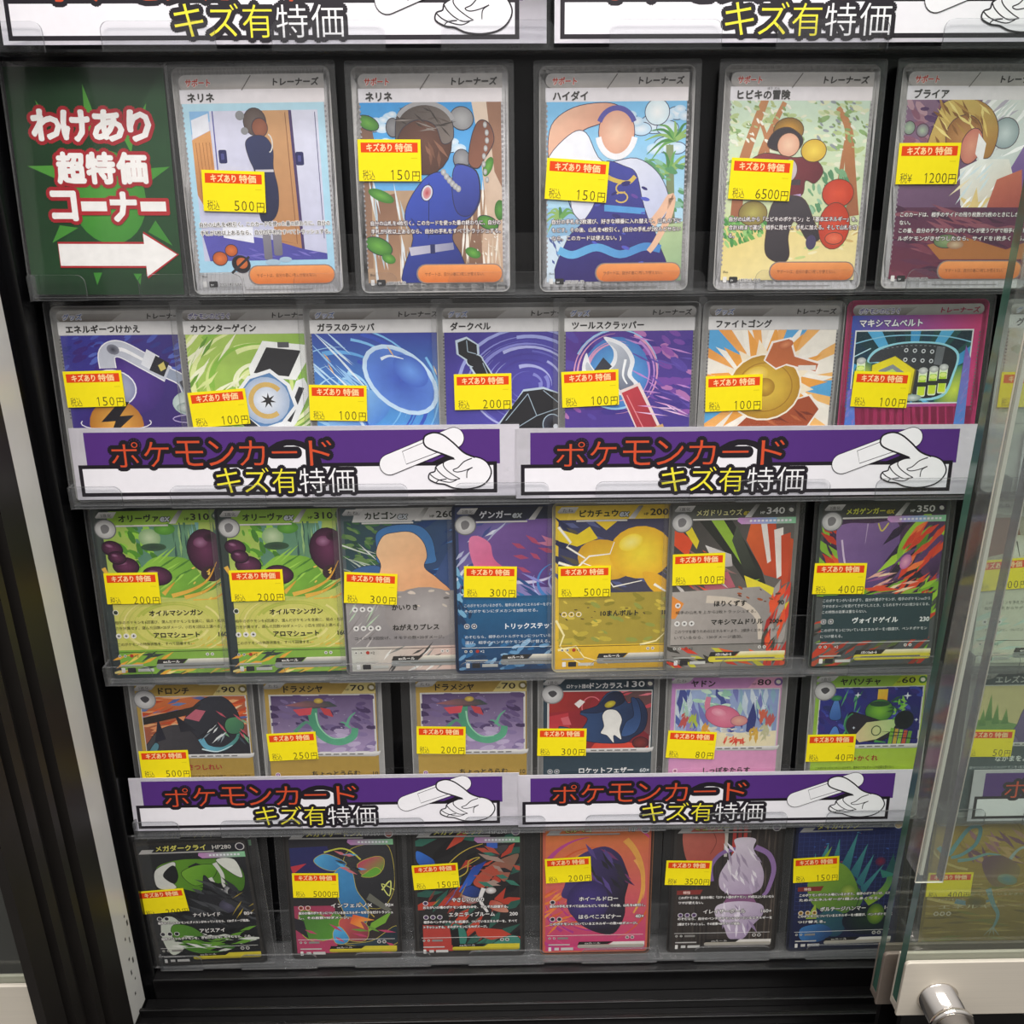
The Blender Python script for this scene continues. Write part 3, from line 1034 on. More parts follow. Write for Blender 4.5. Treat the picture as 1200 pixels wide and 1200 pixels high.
def art_beach(q):
    q.line = '#3c3a5c'
    q.rect(3, 60, 13, 85, ('#7cc2ee', '#d2ecf4', (0, 13), (0, 60)))
    clouds(q, ((47, 22, 6), (52, 30, 5), (36, 20, 4), (56, 18, 4)))
    q.ell(48, 17.5, 5, 5, '#fbfdfd', '#d9eef6')
    q.poly([(52, 30), (55, 30), (58, 85), (54, 85)], ('#8a9a70', '#6a6e58', (54, 30), (56, 70)))
    palm(q, 56, 28, 13, 9, 2)
    palm(q, 54, 40, 14, 8, 3)
    q.dabs((44, 60, 36, 56), ['#5f9a6a', '#79b07a', '#8fc0a8'], 40, 2.2, 0.6, 4)
    q.rect(3, 20, 54, 85, ('#9cc6e2', '#7aa6d0', (3, 54), (14, 85)))
    palm(q, 9, 58, 8, 7, 5)
    q.poly([(3, 66), (12, 65), (13, 85), (3, 85)], '#cfe0ee')
    q.slash((3, 12, 66, 78), ['#4a5a9a', '#6a86bc'], 9, 4, 1.0, 1.2, 7)
    q.poly([(50, 62), (60, 60), (60, 85), (50, 85)], ('#bcd0a0', '#8fb088', (50, 60), (60, 85)))
    # sweeping peach arc, white folds, a violet-blue draped mass
    q.blob([(3.6, 34), (5, 22), (14, 15.5), (27, 13.8), (33.5, 16), (31, 19.8), (24, 22), (17, 25), (12, 34), (6, 37)], ('#f2c4a8', '#d89a80', (6, 18), (26, 30)))
    q.ell(31.6, 25, 7.4, 9.4, '#f0c9b0', '#e2a88e')
    q.arc(31.6, 25, 7.6, 9.4, 0.2, PI - 0.2, 2.4, '#f4f4f8')
    q.arc(31.6, 24, 7.6, 8.2, PI * 1.12, PI * 1.88, 2.0, '#5a58a8')
    q.blob([(3.4, 36), (12, 26), (19, 25), (26, 36), (40, 35), (50, 42), (54, 54), (46, 62), (24, 62), (14, 56), (12, 44)], ('#f4f5fb', '#c6cce8', (14, 30), (48, 60)))
    q.blob([(24.6, 40), (28, 36), (35, 38), (40, 41), (43, 52), (46, 60), (50, 68), (52, 85), (9, 85), (11, 68), (18, 60), (23, 52)], ('#4248a0', '#33286e', (28, 40), (34, 78)))
    q.stroke([(26.2, 37), (28, 42), (36, 44.5), (39.6, 42)], 1.7, '#d9bb58')
    q.arc(34, 46.6, 2.2, 1.9, 0.8, 5.6, 0.6, '#d8b860')
    q.arc(34, 50.2, 2.6, 2.0, -2.4, 2.6, 0.6, '#d8b860')
    q.poly([(27, 53), (44, 54.6), (44, 57), (27, 55.6)], '#5aa0dc')
    q.stroke([(8, 71), (14, 73), (24, 70), (34, 73), (44, 70), (51, 71)], 3.2, ('#6fb8e6', '#4a88cc', (8, 70), (50, 72)))
    q.stroke([(3.6, 36), (9, 43), (13, 54)], 0.35, '#33306a')
    q.stroke([(47, 61), (51, 56), (55, 50), (54, 58), (49, 68), (46, 72)], 3.6, '#ecc0a2', 2.2)
    q.dabs((22, 46, 44, 78), ['#5560c8', '#6a48a0', '#2f2a70'], 20, 1.6, 0, 9)


def art_forest(q):
    q.line = '#5c4638'
    q.rect(3, 60, 13, 85, ('#cfe4d0', '#d8dc98', (0, 13), (0, 60)))
    q.dabs((3, 60, 13, 46), ['#b9cc90', '#93b478', '#dfe4c0', '#c8d8a8', '#e8ead0'], 130, 2.2, 0, 3)
    for pts, w, w1 in (([(8, 60), (9, 40), (14, 22), (17, 13)], 5, 3), ([(14, 44), (18, 30), (25, 14)], 3, 2), ([(57, 58), (54, 38), (52, 24), (47, 16)], 5.5, 2), ([(50, 50), (51, 34), (52, 24)], 2, 1.4), ([(20, 46), (19, 30), (15, 20)], 2, 1.2)):
        q.stroke(pts, w, ('#c48a5c', '#a4664a', (10, 14), (10, 60)), w1)
    q.dabs((3, 28, 13, 30), ['#eceedd', '#b6c48a', '#8aa46a', '#f4f2e4'], 60, 1.2, 0.6, 4)
    q.dabs((40, 60, 13, 32), ['#eceedd', '#9aa2a8', '#8aa46a', '#b6c48a'], 60, 1.2, 0.6, 5)
    q.dabs((38, 54, 40, 58), ['#7fae84', '#9cc4a4', '#5f946c'], 46, 1.8, 1.2, 6)
    q.rect(3, 60, 62, 85, ('#e6d48c', '#f0dc98', (0, 62), (0, 85)))
    q.dabs((3, 24, 58, 70), ['#6fae5a', '#8cc470', '#4f9450', '#a4d084'], 90, 1.8, 1.0, 7)
    q.poly([(20, 66), (40, 62), (60, 64), (60, 85), (3, 85), (3, 72)], ('#ecd890', '#f2e2a6', (20, 64), (30, 85)))
    q.dabs((24, 60, 63, 76), ['#d8b878', '#c8d890', '#f6ecc0'], 24, 2.6, 0, 8, 0.25)
    # generic shapes: maroon bundle, dark cloth, yellow and red forms
    q.ell(27.4, 24.6, 6.2, 4.8, '#d9a040', '#8a6a34')
    q.blob([(19, 30), (22, 24.8), (28, 23.6), (33.6, 28), (31, 32.6), (23, 32.4)], '#39333a')
    q.ell(27.8, 30.2, 4.6, 4.6, '#f2cdb0', '#e0a98e')
    q.blob([(10, 38), (18, 33.4), (30, 35), (38, 35), (43, 40), (40, 45), (36, 44), (34.6, 50), (24, 52), (22, 44), (12, 40)], ('#93444a', '#6a2c36', (14, 36), (38, 50)))
    q.rect(24, 34, 43.6, 45.8, '#4d4248')
    q.ell(29, 40, 3.2, 4.4, '#ece2e4', '#c8b8c0')
    q.stroke([(24.6, 51.4), (34.6, 50)], 1.6, '#c2a8d4', None, 0)
    q.blob([(23.6, 52), (35, 50.6), (41, 60), (44, 67), (39, 68), (33, 60), (30.6, 66), (31.6, 74), (28.6, 77), (22, 74), (21, 66)], ('#4b444a', '#353036', (24, 52), (34, 74)))
    q.ell(40.4, 68.6, 2.2, 3, '#4d4466')
    q.ell(38.4, 32.4, 5.2, 4.4, '#f2d65a', '#dcb440')
    q.ell(50, 49, 6.6, 5.6, '#e2583c', '#c8442e')
    q.ell(49.6, 62, 6.6, 9.4, '#dd5238', '#c0402c')
    q.ell(50, 67, 3.8, 2.4, '#ea7a58', '#d8563c')
    q.ell(15, 57, 6, 5, '#b9b060', '#8c7a44')


def art_maroon(q):
    q.line = '#4a2c3c'
    q.rect(3, 60, 13, 85, ('#8a6a86', '#54345a', (0, 13), (20, 85)))
    q.dabs((3, 26, 13, 44), ['#a47a8a', '#6a4a72', '#8c5a70', '#b994a0', '#5a3a66'], 60, 3.0, 0.5, 3)
    q.ell(5, 24, 2.4, 2.6, '#a8bcA0'.lower(), '#7a8a80')
    q.ell(10.6, 25, 2.6, 2.6, '#a8bca0', '#7a6a80')
    q.poly([(34, 13), (60, 13), (60, 34), (40, 44), (30, 30)], ('#eef0ec', '#c4cecc', (36, 14), (58, 40)))
    q.slash((34, 60, 14, 40), ['#ffffff', '#d9e2e0', '#c0b8c8'], 30, 16, 1.6, 2.4, 4)
    q.ell(45, 26, 5.6, 6, '#cbd6d6', '#93a4a8')
    q.poly([(52, 14), (55, 20), (60, 15), (60, 50), (50, 56), (47, 44), (54, 30)], ('#9a80b4', '#66488c', (54, 16), (54, 52)))
    # tumbled golden mass over a pale drape
    q.blob([(13, 32), (16, 20), (19, 14), (30, 13.2), (38, 17), (42, 25), (40, 35), (34, 34), (32, 24), (26, 26), (22, 36), (16, 36)], ('#d8bc6a', '#a8783c', (22, 14), (34, 36)))
    q.ell(28, 27, 7.6, 8, '#c08c56', '#9c6a3c')
    q.slash((16, 38, 15, 30), ['#efdc8c', '#b58a48', '#e4c872', '#8a5e34'], 26, 9, 1.2, 0.9, 8, 0.5)
    q.ell(31.6, 31, 4.4, 7, '#dd9a80', '#c87868', 0.2)
    q.poly([(34, 26), (37.6, 30), (37, 38), (33.6, 34)], '#f2f0f0')
    q.poly([(28, 40), (36, 36), (48, 36), (52, 46), (44, 54), (36, 62), (30, 54)], ('#eef2ee', '#d8c8b4', (32, 38), (46, 58)))
    q.star(36, 56, 9, 3.4, 7, '#e6cc8c')
    q.slash((28, 46, 40, 58), ['#ffffff', '#f0e2c0', '#d9e6ea'], 18, 10, 1.2, 2.2, 9)
    q.poly([(44, 44), (54, 40), (56, 54), (50, 60), (40, 60)], ('#c8705a', '#a04a48', (46, 42), (52, 60)))
    q.rect(3, 60, 55, 85, ('#5a2f4c', '#6e2f44', (0, 55), (0, 85)))
    q.poly([(20, 56), (44, 60), (34, 63), (22, 60)], '#8a4a58')
    q.slash((3, 60, 56, 84), ['#7c3c50', '#4a2440', '#8d5060', '#63304c'], 40, 20, 2.6, 0.2, 10)
    q.poly([(18, 70), (34, 67), (52, 72), (60, 69), (60, 76), (24, 76)], '#b0703e')
    q.ell(26, 68.6, 5.4, 2.8, '#94a878', '#5f7850')
    q.ell(30, 70, 3.6, 1.8, '#c8b494', '#a0765c')


# ---- row two: single objects on glowing grounds
def tinted(q, c0, c1, a=(0, 12.5), b=(30, 52)):
    q.rect(3.2, 59.8, 12.5, 60, (c0, c1, a, b))


def art_lamp(q):
    tinted(q, '#3c3ea0', '#3a1f6c')
    q.dabs((3, 60, 12.5, 30), ['#4a58b4', '#32368c', '#5a6cc4', '#402a80'], 60, 3.2, -0.4, 2, 0.3, 0.3)
    q.ell(30, 34, 16, 14, '#5a3a98', '#40267a')
    for w, c in ((7.6, '#f4f4f8'), (6.6, '#c8ccd8')):
        q.stroke([(22, 27), (22.4, 20.5), (28, 18.6), (38, 24), (48, 30)], w, c, None, 6)
    q.stroke([(24.4, 20.4), (29, 18.8), (38, 23.6)], 2.0, '#fbfbfd', 1.2)
    q.ell(25.2, 18.8, 2.8, 2.2, '#3a3a48', '#8a8c9a', 0.4)
    q.poly([(36.6, 25.4), (39.8, 18.8), (45, 22), (41.6, 28.6)], '#e8eaf0')
    q.poly([(40, 28), (43.4, 21.6), (49, 25), (46, 31)], '#22222c')
    q.poly([(44, 26), (46.6, 24.4), (47.4, 27.4), (45, 28.6)], '#d8c870')
    for w, c in ((5.4, '#f4f4f8'), (4.4, '#9aa4b8')):
        q.stroke([(48, 29.4), (54, 33), (56, 39)], w, c, None, 5)
    q.stroke([(53.4, 33), (55.6, 38)], 2, '#2e3040')
    q.ell(56, 43, 7.4, 5.4, '#eef4f0', '#b4c8c4')
    q.ell(56, 45, 6.0, 2.6, '#fbfdf8', '#93a8a4')
    q.ell(22.6, 36, 10.4, 8, '#c8cce0', '#8f94b4')
    q.arc(22.6, 36, 10.6, 8.2, 0, 2 * PI, 0.6, '#f0f0f8', n=26)
    q.ell(22.8, 52, 12, 11, '#eab050', '#b87828')
    q.poly([(25, 42), (16, 51), (22.4, 50.6), (19, 58), (31, 48), (24.6, 48.4), (29.6, 42)], '#1e1a22')
    q.arc(22.6, 51.4, 15.6, 3.4, -0.3, PI + 0.3, 0.45, '#f2f0f8')
    q.arc(56, 50, 8, 1.8, 0, 2 * PI, 0.4, '#c8b8e8')


def swirl(q, cx, cy, cols, n, r0, r1, w, seed=1, sq=0.8):
    rd = random.Random(seed)
    for k in range(n):
        r = r0 + (r1 - r0) * k / n + rd.uniform(-0.6, 0.6)
        a = rd.uniform(0, 2 * PI)
        q.arc(cx, cy, r, r * sq, a, a + rd.uniform(1.2, 2.8), w * rd.uniform(0.5, 1.4), rd.choice(cols), 0.1)


def art_case(q):
    tinted(q, '#b9d468', '#74a838', (10, 12.5), (50, 50))
    swirl(q, 34, 34, ['#e6f0a8', '#f2f6d0', '#8fc048', '#d8e890'], 30, 8, 40, 3.0, 3)
    q.slash((3, 24, 14, 46), ['#f4f6d4', '#6a9a34', '#e0ec9c'], 20, 18, 1.6, -0.8, 4)
    q.poly([(36.5, 15.6), (56, 17.6), (57, 22), (50, 33), (30, 31), (29.6, 27)], '#f4f6f4')
    q.poly([(38, 18.4), (53, 20), (47, 31.4), (31.6, 29.6)], '#2a2a2e')
    q.rect(43, 48, 16.2, 18.6, '#57575c')
    q.poly([(50, 33.4), (53.6, 32), (56, 38), (49, 52), (45, 57), (40, 57)], '#eef0f2')
    q.poly([(51, 36), (53.4, 36.6), (46.4, 52), (44, 51)], '#2c2c34')
    q.star(36, 42, 14.4, 13.2, 4, '#f0f2f4', 0.2)
    q.star(36, 42, 12.6, 11.6, 4, '#5a86b8', 0.2)
    q.ell(36, 42, 10.6, 10.6, '#f4f6fa', '#a9bcd8')
    q.arc(36.5, 42, 7.2, 7.2, 0.9, 5.6, 2.2, '#d8b468', 2.2, 20)
    q.star(37, 42, 3.6, 1.3, 7, '#2c2a2c')
    q.poly([(24, 46), (34, 56), (30, 58), (22, 50)], '#2a2a2e')


def art_horn(q):
    tinted(q, '#3440a0', '#5aa8e8', (30, 14), (24, 52))
    swirl(q, 14, 40, ['#6ab0ec', '#a8d8fa', '#3a58c0', '#84c4f4'], 26, 8, 46, 1.6, 5)
    q.slash((3, 22, 14, 40), ['#e6f4fe', '#9ccaf4', '#c0e0fa'], 16, 24, 0.9, 0.75, 6, 0.12)
    q.blob([(18, 40), (30, 38), (36, 46), (28, 54), (14, 58), (8, 50)], ('#9cd0f6', '#4a84d8', (12, 40), (30, 56)))
    q.stroke([(8, 44), (18, 46), (24, 54)], 1.2, '#e2f2fe')
    q.stroke([(14, 40), (22, 46), (26, 54)], 1.0, '#2e58b8')
    q.ell(41.4, 33.4, 19.4, 12.6, '#5a8cdc', '#cfe8fc', 0.72)
    q.ell(41.4, 33.4, 17.4, 10.8, '#3c58b8', '#5c86d8', 0.72)
    q.arc(41.4, 33.4, 0.1, 0.1, 0, 1, 0.1, '#ffffff')
    q.ell(46, 29.4, 9, 5.6, '#6c9ce6', '#4668c4', 0.72)
    q.stroke([(33, 24), (37, 22.6), (43, 24)], 1.5, '#e4f0fc', 0.3)
    q.slash((3, 60, 16, 30), ['#e8b880', '#f2d8a8'], 4, 8, 0.7, 1.1, 9, 0.3)


def art_bell(q):
    tinted(q, '#3a2f88', '#5a54b8', (6, 13), (50, 50))
    swirl(q, 40, 36, ['#8a8cd8', '#b4b8ec', '#4a3f9c', '#6a68c4', '#a0a8e4'], 34, 6, 34, 1.6, 8)
    for g, c in ((1.0, '#c4d4e4'), (0.0, '#1e1e24')):
        q.poly([(9 - g, 17 - g), (13, 15.4 - g), (17.4 + g, 18), (17.6 + g, 22), (14, 25 + g), (9.4 - g, 22)], c)
        q.ell(16.4, 25, 3.4 + g * 0.6, 2.6 + g * 0.6, c)
        q.poly([(15 - g, 28), (20, 25 - g), (31 + g, 43), (27, 46 + g), (19 - g, 34)], c)
        q.poly([(38, 39 - g), (47, 38 - g), (60, 42), (60, 60), (28, 60), (27 - g, 54), (34, 44)], c)
    for a, b in (((40, 40), (44, 50)), ((44, 50), (34, 56)), ((44, 50), (56, 46)), ((47, 38.6), (56, 46)), ((20, 26), (25, 38)), ((25, 38), (28, 45)), ((13, 16), (13.4, 21)), ((13.4, 21), (17, 22)), ((40, 40), (30, 52)), ((56, 46), (59, 58))):
        q.stroke([a, b], 0.35, '#a8bccc', None, 0)
    q.ell(51, 54, 4, 4.4, '#15151c', '#3c4050')
    q.arc(51, 54, 4.2, 4.6, 0, 2 * PI, 0.4, '#b4c8d8', n=22)
    q.ell(52.6, 55, 1.1, 1.1, '#e6ecf4')


def art_wrench(q):
    tinted(q, '#5c3a98', '#4a3a94', (6, 13), (50, 50))
    q.dabs((3, 60, 12.5, 52), ['#7a4aa8', '#9a5ab0', '#463490', '#5c48a8', '#b878b8'], 70, 4, 0.3, 3)
    q.ell(26, 31, 15, 16, '#6ab8ec', '#4a80c8')
    swirl(q, 26, 31, ['#e0a0c4', '#c490d8', '#9cd0f4'], 10, 13, 20, 1.0, 4, 1.0)
    q.slash((34, 60, 16, 50), ['#c48cd4', '#6450b0', '#e0b4e4'], 24, 12, 0.9, 0.4, 5)
    q.blob([(20, 15), (29, 18), (34, 25), (33, 32), (36.4, 37), (28, 41), (24, 37), (15, 36.4), (10.6, 30), (12.4, 22), (14.4, 27), (18, 30.4), (23.6, 26.6), (24.4, 21)], '#f2f4f8')
    q.blob([(21.6, 17), (28, 19.4), (32, 25.4), (31, 32), (34, 36.4), (28.4, 39), (25, 35), (16, 34.4), (12.4, 29.6), (13, 26), (17.6, 31.4), (25, 28), (26, 21.6)], ('#d8dee8', '#70788c', (18, 18), (30, 38)))
    q.poly([(20, 24), (24, 28), (19, 33), (15, 31)], '#3a3c48')
    q.stroke([(30, 25), (29, 32), (31, 36)], 1.2, '#fafcfe', 0.6)
    q.poly([(27.4, 39), (36.6, 35.4), (50, 62), (40, 66)], '#f0dcd8')
    q.poly([(28.6, 40), (35.8, 37), (48.6, 62), (40.6, 66)], ('#c8404c', '#98283c', (28, 44), (48, 52)))
    q.stroke([(31, 41), (43, 64)], 0.5, '#e88a90', None, 0)
    q.stroke([(40, 58), (48, 55)], 1.6, '#d8b070', None, 0)
    q.slash((40, 58, 44, 52), ['#f2ccf0', '#e8a8dc'], 6, 14, 0.7, 0.3, 8)


def art_gong(q):
    tinted(q, '#f0a048', '#f6c478', (6, 13), (50, 50))
    rd = random.Random(5)
    for i in range(15):
        a = 2 * PI * i / 15 + 0.1
        b, c = a + 0.14, a - 0.14
        q.poly([(30, 36), (30 + 46 * math.cos(b), 36 + 40 * math.sin(b)), (30 + 46 * math.cos(c), 36 + 40 * math.sin(c))], ('#5aaade', '#f4efe4', '#f2ece0')[i % 3])
    q.star(31, 37, 30, 15, 13, '#f8f4ea')
    q.star(31, 37, 27, 14, 13, '#eea648', -1.5)
    q.star(31, 37, 21, 13.4, 13, '#f7ead0', -1.35)
    for g, c in ((0.9, '#f6efe6'), (0, '#a8502e')):
        q.poly([(24, 50 - g), (50 + g, 42 - g), (55 + g, 48), (50 + g, 56), (30, 62), (14 - g, 60)], c)
    q.slash((22, 52, 46, 56), ['#7c3420', '#c06a40'], 8, 12, 1.4, 0.4, 3)
    q.ell(29.6, 38, 16.8, 15.2, '#faf2e0')
    q.ell(29.6, 38, 16, 14.4, '#e8c84a', '#b88a24')
    q.arc(29.6, 38, 12.4, 11, 0, 2 * PI, 0.5, '#a87a20', n=28)
    q.ell(25, 33, 6, 4, '#f4e084', '#dcb83c', -0.4)
    q.ell(29.6, 38, 4.6, 4.2, '#d8b038', '#a87c20')
    for g, c in ((0.8, '#f8f0e8'), (0, '#c06a3c')):
        q.poly([(36, 22.6 - g), (53 + g, 27.6 - g), (52 + g, 31 + g), (35, 26.6 + g)], c)
        q.poly([(32 - g, 18.4 - g), (39 + g, 16.6 - g), (42.6 + g, 26), (34, 29.4 + g), (29 - g, 26)], c)
    q.ell(37.6, 19, 3.4, 2, '#e09060', '#b8603a', -0.3)
    q.rect(44, 52, 28.2, 30.4, '#e8e2da')


def art_belt(q):
    q.rect(4.4, 57.4, 13.0, 46.2, '#e8ecee')
    q.clip = (5.0, 56.8, 13.6, 45.6)
    q.rect(4, 58, 13, 47, ('#123444', '#1a5a52', (10, 13), (50, 46)))
    q.rays(31, 40, 46, ['#3f9cd4', '#123a50', '#58b4e4', '#0f2c3c'], 22, 0.3, 2, 0.6)
    q.ell(52, 40, 8, 12, '#d8e850', '#2f7a58', 0.5)
    q.ell(10, 34, 5, 8, '#cfe04a', '#2a6a5a')
    q.stroke([(4, 19), (20, 15.6), (44, 16), (58, 19)], 0.5, '#8fd0ec')
    q.stroke([(4, 25), (12, 21)], 0.5, '#bfe8f4')
    q.blob([(11, 27), (14, 21.6), (24, 18.6), (36, 18.2), (46, 19.6), (52, 24), (51, 33), (47, 43), (34, 44), (30, 34), (18, 28)], '#9fe0f0')
    q.blob([(11.8, 27), (15, 22.4), (24, 19.4), (36, 19), (45.6, 20.4), (51, 24.6), (50, 32.6), (46, 42), (34, 43), (30, 33), (18, 27.4)], ('#3c3e46', '#24262c', (20, 20), (40, 42)))
    for i in range(4):
        for j in range(2):
            x, y = 28 + i * 3.9, 22.0 + j * 4.2 + i * 0.25
            q.ell(x, y, 0.95, 0.95, '#d8dce0')
            q.ell(x, y, 0.5, 0.5, '#22242a')
    q.poly([(41.6, 20.4), (45.4, 20.8), (44.6, 29), (41, 28.4)], '#6a6e74')
    for y in (19.8, 30.8):
        for i in range(14):
            q.rect(17 + i * 2.1, 18 + i * 2.1, y + 0.03 * (i - 7) ** 2, y + 0.3 + 0.03 * (i - 7) ** 2, '#8a8e92')
    q.poly([(13, 28.6), (23.4, 24.4), (33.4, 30.8), (32.6, 42), (22, 45.6), (13, 40)], '#7a7020')
    q.poly([(13.4, 28.4), (23.2, 24.6), (32.6, 30.6), (31.8, 41.2), (22, 44.8), (13.4, 39)], '#ecdc1e')
    q.poly([(16.4, 30.8), (22.6, 28.2), (29, 32.4), (28.6, 38), (21.6, 40.6), (16.4, 37)], '#8a9094')
    q.poly([(18.4, 32), (22.6, 30.2), (27, 33.4), (26.6, 37), (21.6, 38.8), (18.4, 36)], '#c8e070')
    for x, y in ((36.6, 30.4), (41.4, 29.8), (45.8, 29.0), (8.2, 25.6)):
        q.rr(x - 1.9, x + 1.9, y, y + 12.6, 0.8, '#e8f4d0')
        q.rr(x - 1.6, x + 1.6, y + 3, y + 12.0, 0.6, ('#a8d838', '#d8e830', (0, y + 4), (0, y + 12)))
        q.ell(x, y + 0.8, 2.1, 1.5, '#e4e6e4', '#b0b4b2')
        q.ell(x, y + 4.2, 1.6, 1.0, '#e4f48a')
        q.rect(x - 1.9, x + 1.9, y + 6.0, y + 8.0, '#2a3028')
    q.ell(33, 43.4, 4, 1.6, '#dfe8e4', '#88a098')
    q.clip = (3, 60.5, 13, 60)
    q.poly([(54.6, 20), (56.4, 24), (57.4, 26), (58.2, 60), (53, 60)], ('#8a68c0', '#4a90dc', (0, 22), (0, 54)))
    q.slash((54.6, 57.6, 24, 56), ['#6aa0e4', '#a07cc8'], 20, 3.4, 0.35, -0.9, 3, 0.1)
    q.poly([(3, 40), (6, 38), (8.4, 60), (3, 60)], ('#7c70c8', '#3f86dc', (0, 40), (0, 58)))
    q.slash((3, 7, 40, 58), ['#6aa0e4', '#a07cc8'], 20, 3.4, 0.35, -0.9, 4, 0.1)


def art_grey(q):
    q.rect(3, 60, 12.5, 85, ('#c9cac2', '#b4b6ac', (3, 13), (60, 80)))
    q.dabs((3, 60, 13, 50), ['#d6d8cc', '#bfc2b4', '#cdd6c4', '#aab4a4'], 40, 4, 0.3, 5)
    q.slash((6, 58, 55, 70), ['#8a8c86', '#a0a29a'], 14, 16, 0.5, 0, 6, 0.02)


# ---- row three
def art_olive(q):
    q.rect(1.6, 61.4, 1.6, 86.4, ('#3e4a44', '#31393c', (0, 0), (20, 86)))
    q.rect(5, 61.4, 8, 86, ('#a0c45a', '#d2cc70', (10, 10), (30, 60)))
    q.rect(20, 50, 9, 30, ('#5a8a78', '#6f9a70', (20, 9), (50, 30)))
    q.slash((34, 60, 8, 26), ['#3c5e58', '#7fb4b0', '#9cc07c', '#4f7a5c'], 26, 14, 1.2, 1.55, 3, 0.05)
    q.dabs((12, 32, 9, 34), ['#7cb83c', '#9ad04a', '#5c9a32', '#4a8430'], 46, 3.2, 0.9, 4)
    q.ell(26.6, 15.4, 5.2, 4.6, '#c8d8b0', '#8cae7a', 0.2)
    q.ell(34, 11, 5, 3, '#6cae3c', '#4e8c30')
    q.ell(28, 20, 6, 2, '#34443a', '#3c5c40')
    q.blob([(18, 36), (26, 26), (36, 25), (44, 27), (50, 36), (56, 41), (40, 46), (24, 44)], ('#93c846', '#5f9632', (24, 26), (50, 44)))
    q.slash((30, 60, 24, 40), ['#a4d454', '#4f8430', '#c0dc70'], 18, 14, 1.0, -0.6, 5, 0.2)
    for x, y, rx, ry, a in ((8.4, 20.4, 4.8, 3.6, 0.3), (13.8, 29.4, 6.0, 4.3, 0.1), (28, 34.6, 6.8, 4.6, 0.1), (52.4, 22.4, 8.6, 10.8, -0.1), (10.2, 25, 4, 3, 0.2)):
        q.ell(x, y, rx + 0.4, ry + 0.4, '#231420', None, a)
        q.ell(x, y, rx, ry, '#6e3558', '#381a30', a)
        q.ell(x - rx * 0.25, y - ry * 0.4, rx * 0.4, ry * 0.25, '#a87898', '#6e3558', a)
    q.ell(55, 15.4, 3.2, 2.6, '#1e1018', '#47213a')
    q.ell(54, 34, 5, 4, '#2a1a24', '#3e2a30')
    for pts in ([(34, 45), (44, 42), (52, 37), (57, 28)], [(40, 46), (50, 43), (58, 37)], [(44, 48), (54, 47), (61, 42)], [(3, 30), (6, 36), (10, 40)], [(30, 44), (36, 38)]):
        q.stroke(pts, 2.2, ('#e8b84c', '#d99a34', pts[0], pts[-1]), 0.3)
    q.dabs((44, 61, 30, 50), ['#f0c85a', '#e0a83c'], 16, 0.9, -0.7, 6)
    q.poly([(5, 49), (61.4, 47), (61.4, 86), (7, 86)], ('#d2cc6a', '#c4c860', (10, 50), (40, 80)))
    q.ell(34, 62, 20, 12, '#dcd878', '#cfcc6a')
    swirl(q, 34, 60, ['#e4dc8c', '#c0c45c', '#b4bc50'], 16, 12, 28, 1.4, 7, 0.6)
    q.dabs((38, 61, 66, 74), ['#e0b84a', '#d8c04e'], 14, 1.8, -0.5, 8, 0.25)
    q.rect(5, 61, 73, 86, ('#7cae3e', '#8ab04a', (5, 74), (60, 84)))
    q.slash((3, 30, 75, 86), ['#e8a83c', '#e8d060', '#3a4440', '#f0dc8a'], 18, 12, 1.6, -0.35, 9)
    q.slash((30, 61, 82, 86), ['#e8a83c', '#d8b848', '#5a4a30'], 8, 12, 1.4, -0.3, 10)


def art_hill(q):
    q.line = '#2c3a50'
    q.rect(1.6, 61.4, 1.6, 86.4, ('#4a5a5e', '#6a6a6e', (0, 0), (0, 60)))
    q.rect(3, 61, 8, 46, ('#2f4a44', '#31487a', (6, 10), (56, 40)))
    q.dabs((3, 24, 8, 30), ['#3e6a3e', '#567a44', '#2c4a3a', '#6a8a50'], 60, 2.4, 0.4, 2)
    q.slash((30, 61, 8, 40), ['#2c5aa0', '#3c78bc', '#1f3c6c'], 20, 16, 3.0, -0.3, 3)
    q.poly([(52, 24), (61, 14), (61, 46), (40, 46)], '#39507e')
    q.slash((3, 30, 20, 40), ['#b8c4b4', '#93a090', '#e0e4dc'], 14, 22, 0.7, 0.5, 4)
    q.blob([(3, 36), (10, 31), (20, 32), (18, 46), (3, 46)], '#3c6296')
    # smooth peach mound under blue hills
    q.blob([(18, 22), (18.4, 14), (26, 10.4), (38, 10.6), (44, 16), (46, 25), (44, 30), (20, 30)], '#3f72a8')
    q.blob([(17.6, 46), (19.6, 31), (17.6, 24), (21, 16), (27, 14), (35, 14), (40.4, 19), (42, 26), (40.6, 32), (47, 38), (51.4, 46)], ('#f4c89a', '#e0a070', (24, 16), (44, 44)))
    q.line = None
    q.rect(1.6, 61.4, 44, 86.4, ('#a7a2a0', '#7f7a7c', (10, 44), (30, 84)))
    q.ell(40, 56, 20, 14, '#b4aeac', '#96908e')
    q.dabs((3, 61, 44, 52), ['#c8bdb0', '#6a6462', '#d8cabc'], 14, 1.4, 0.4, 6)
    q.slash((3, 20, 40, 80), ['#c6c0bc', '#8a8482', '#b8d0b0'], 20, 14, 0.8, -0.9, 7)
    q.rect(3, 61, 73, 86, ('#c2c4ba', '#d6b4a8', (4, 74), (50, 84)))
    q.slash((20, 60, 74, 86), ['#8a8a86', '#e4e2dc', '#4a4846'], 16, 12, 1.2, -0.7, 8)


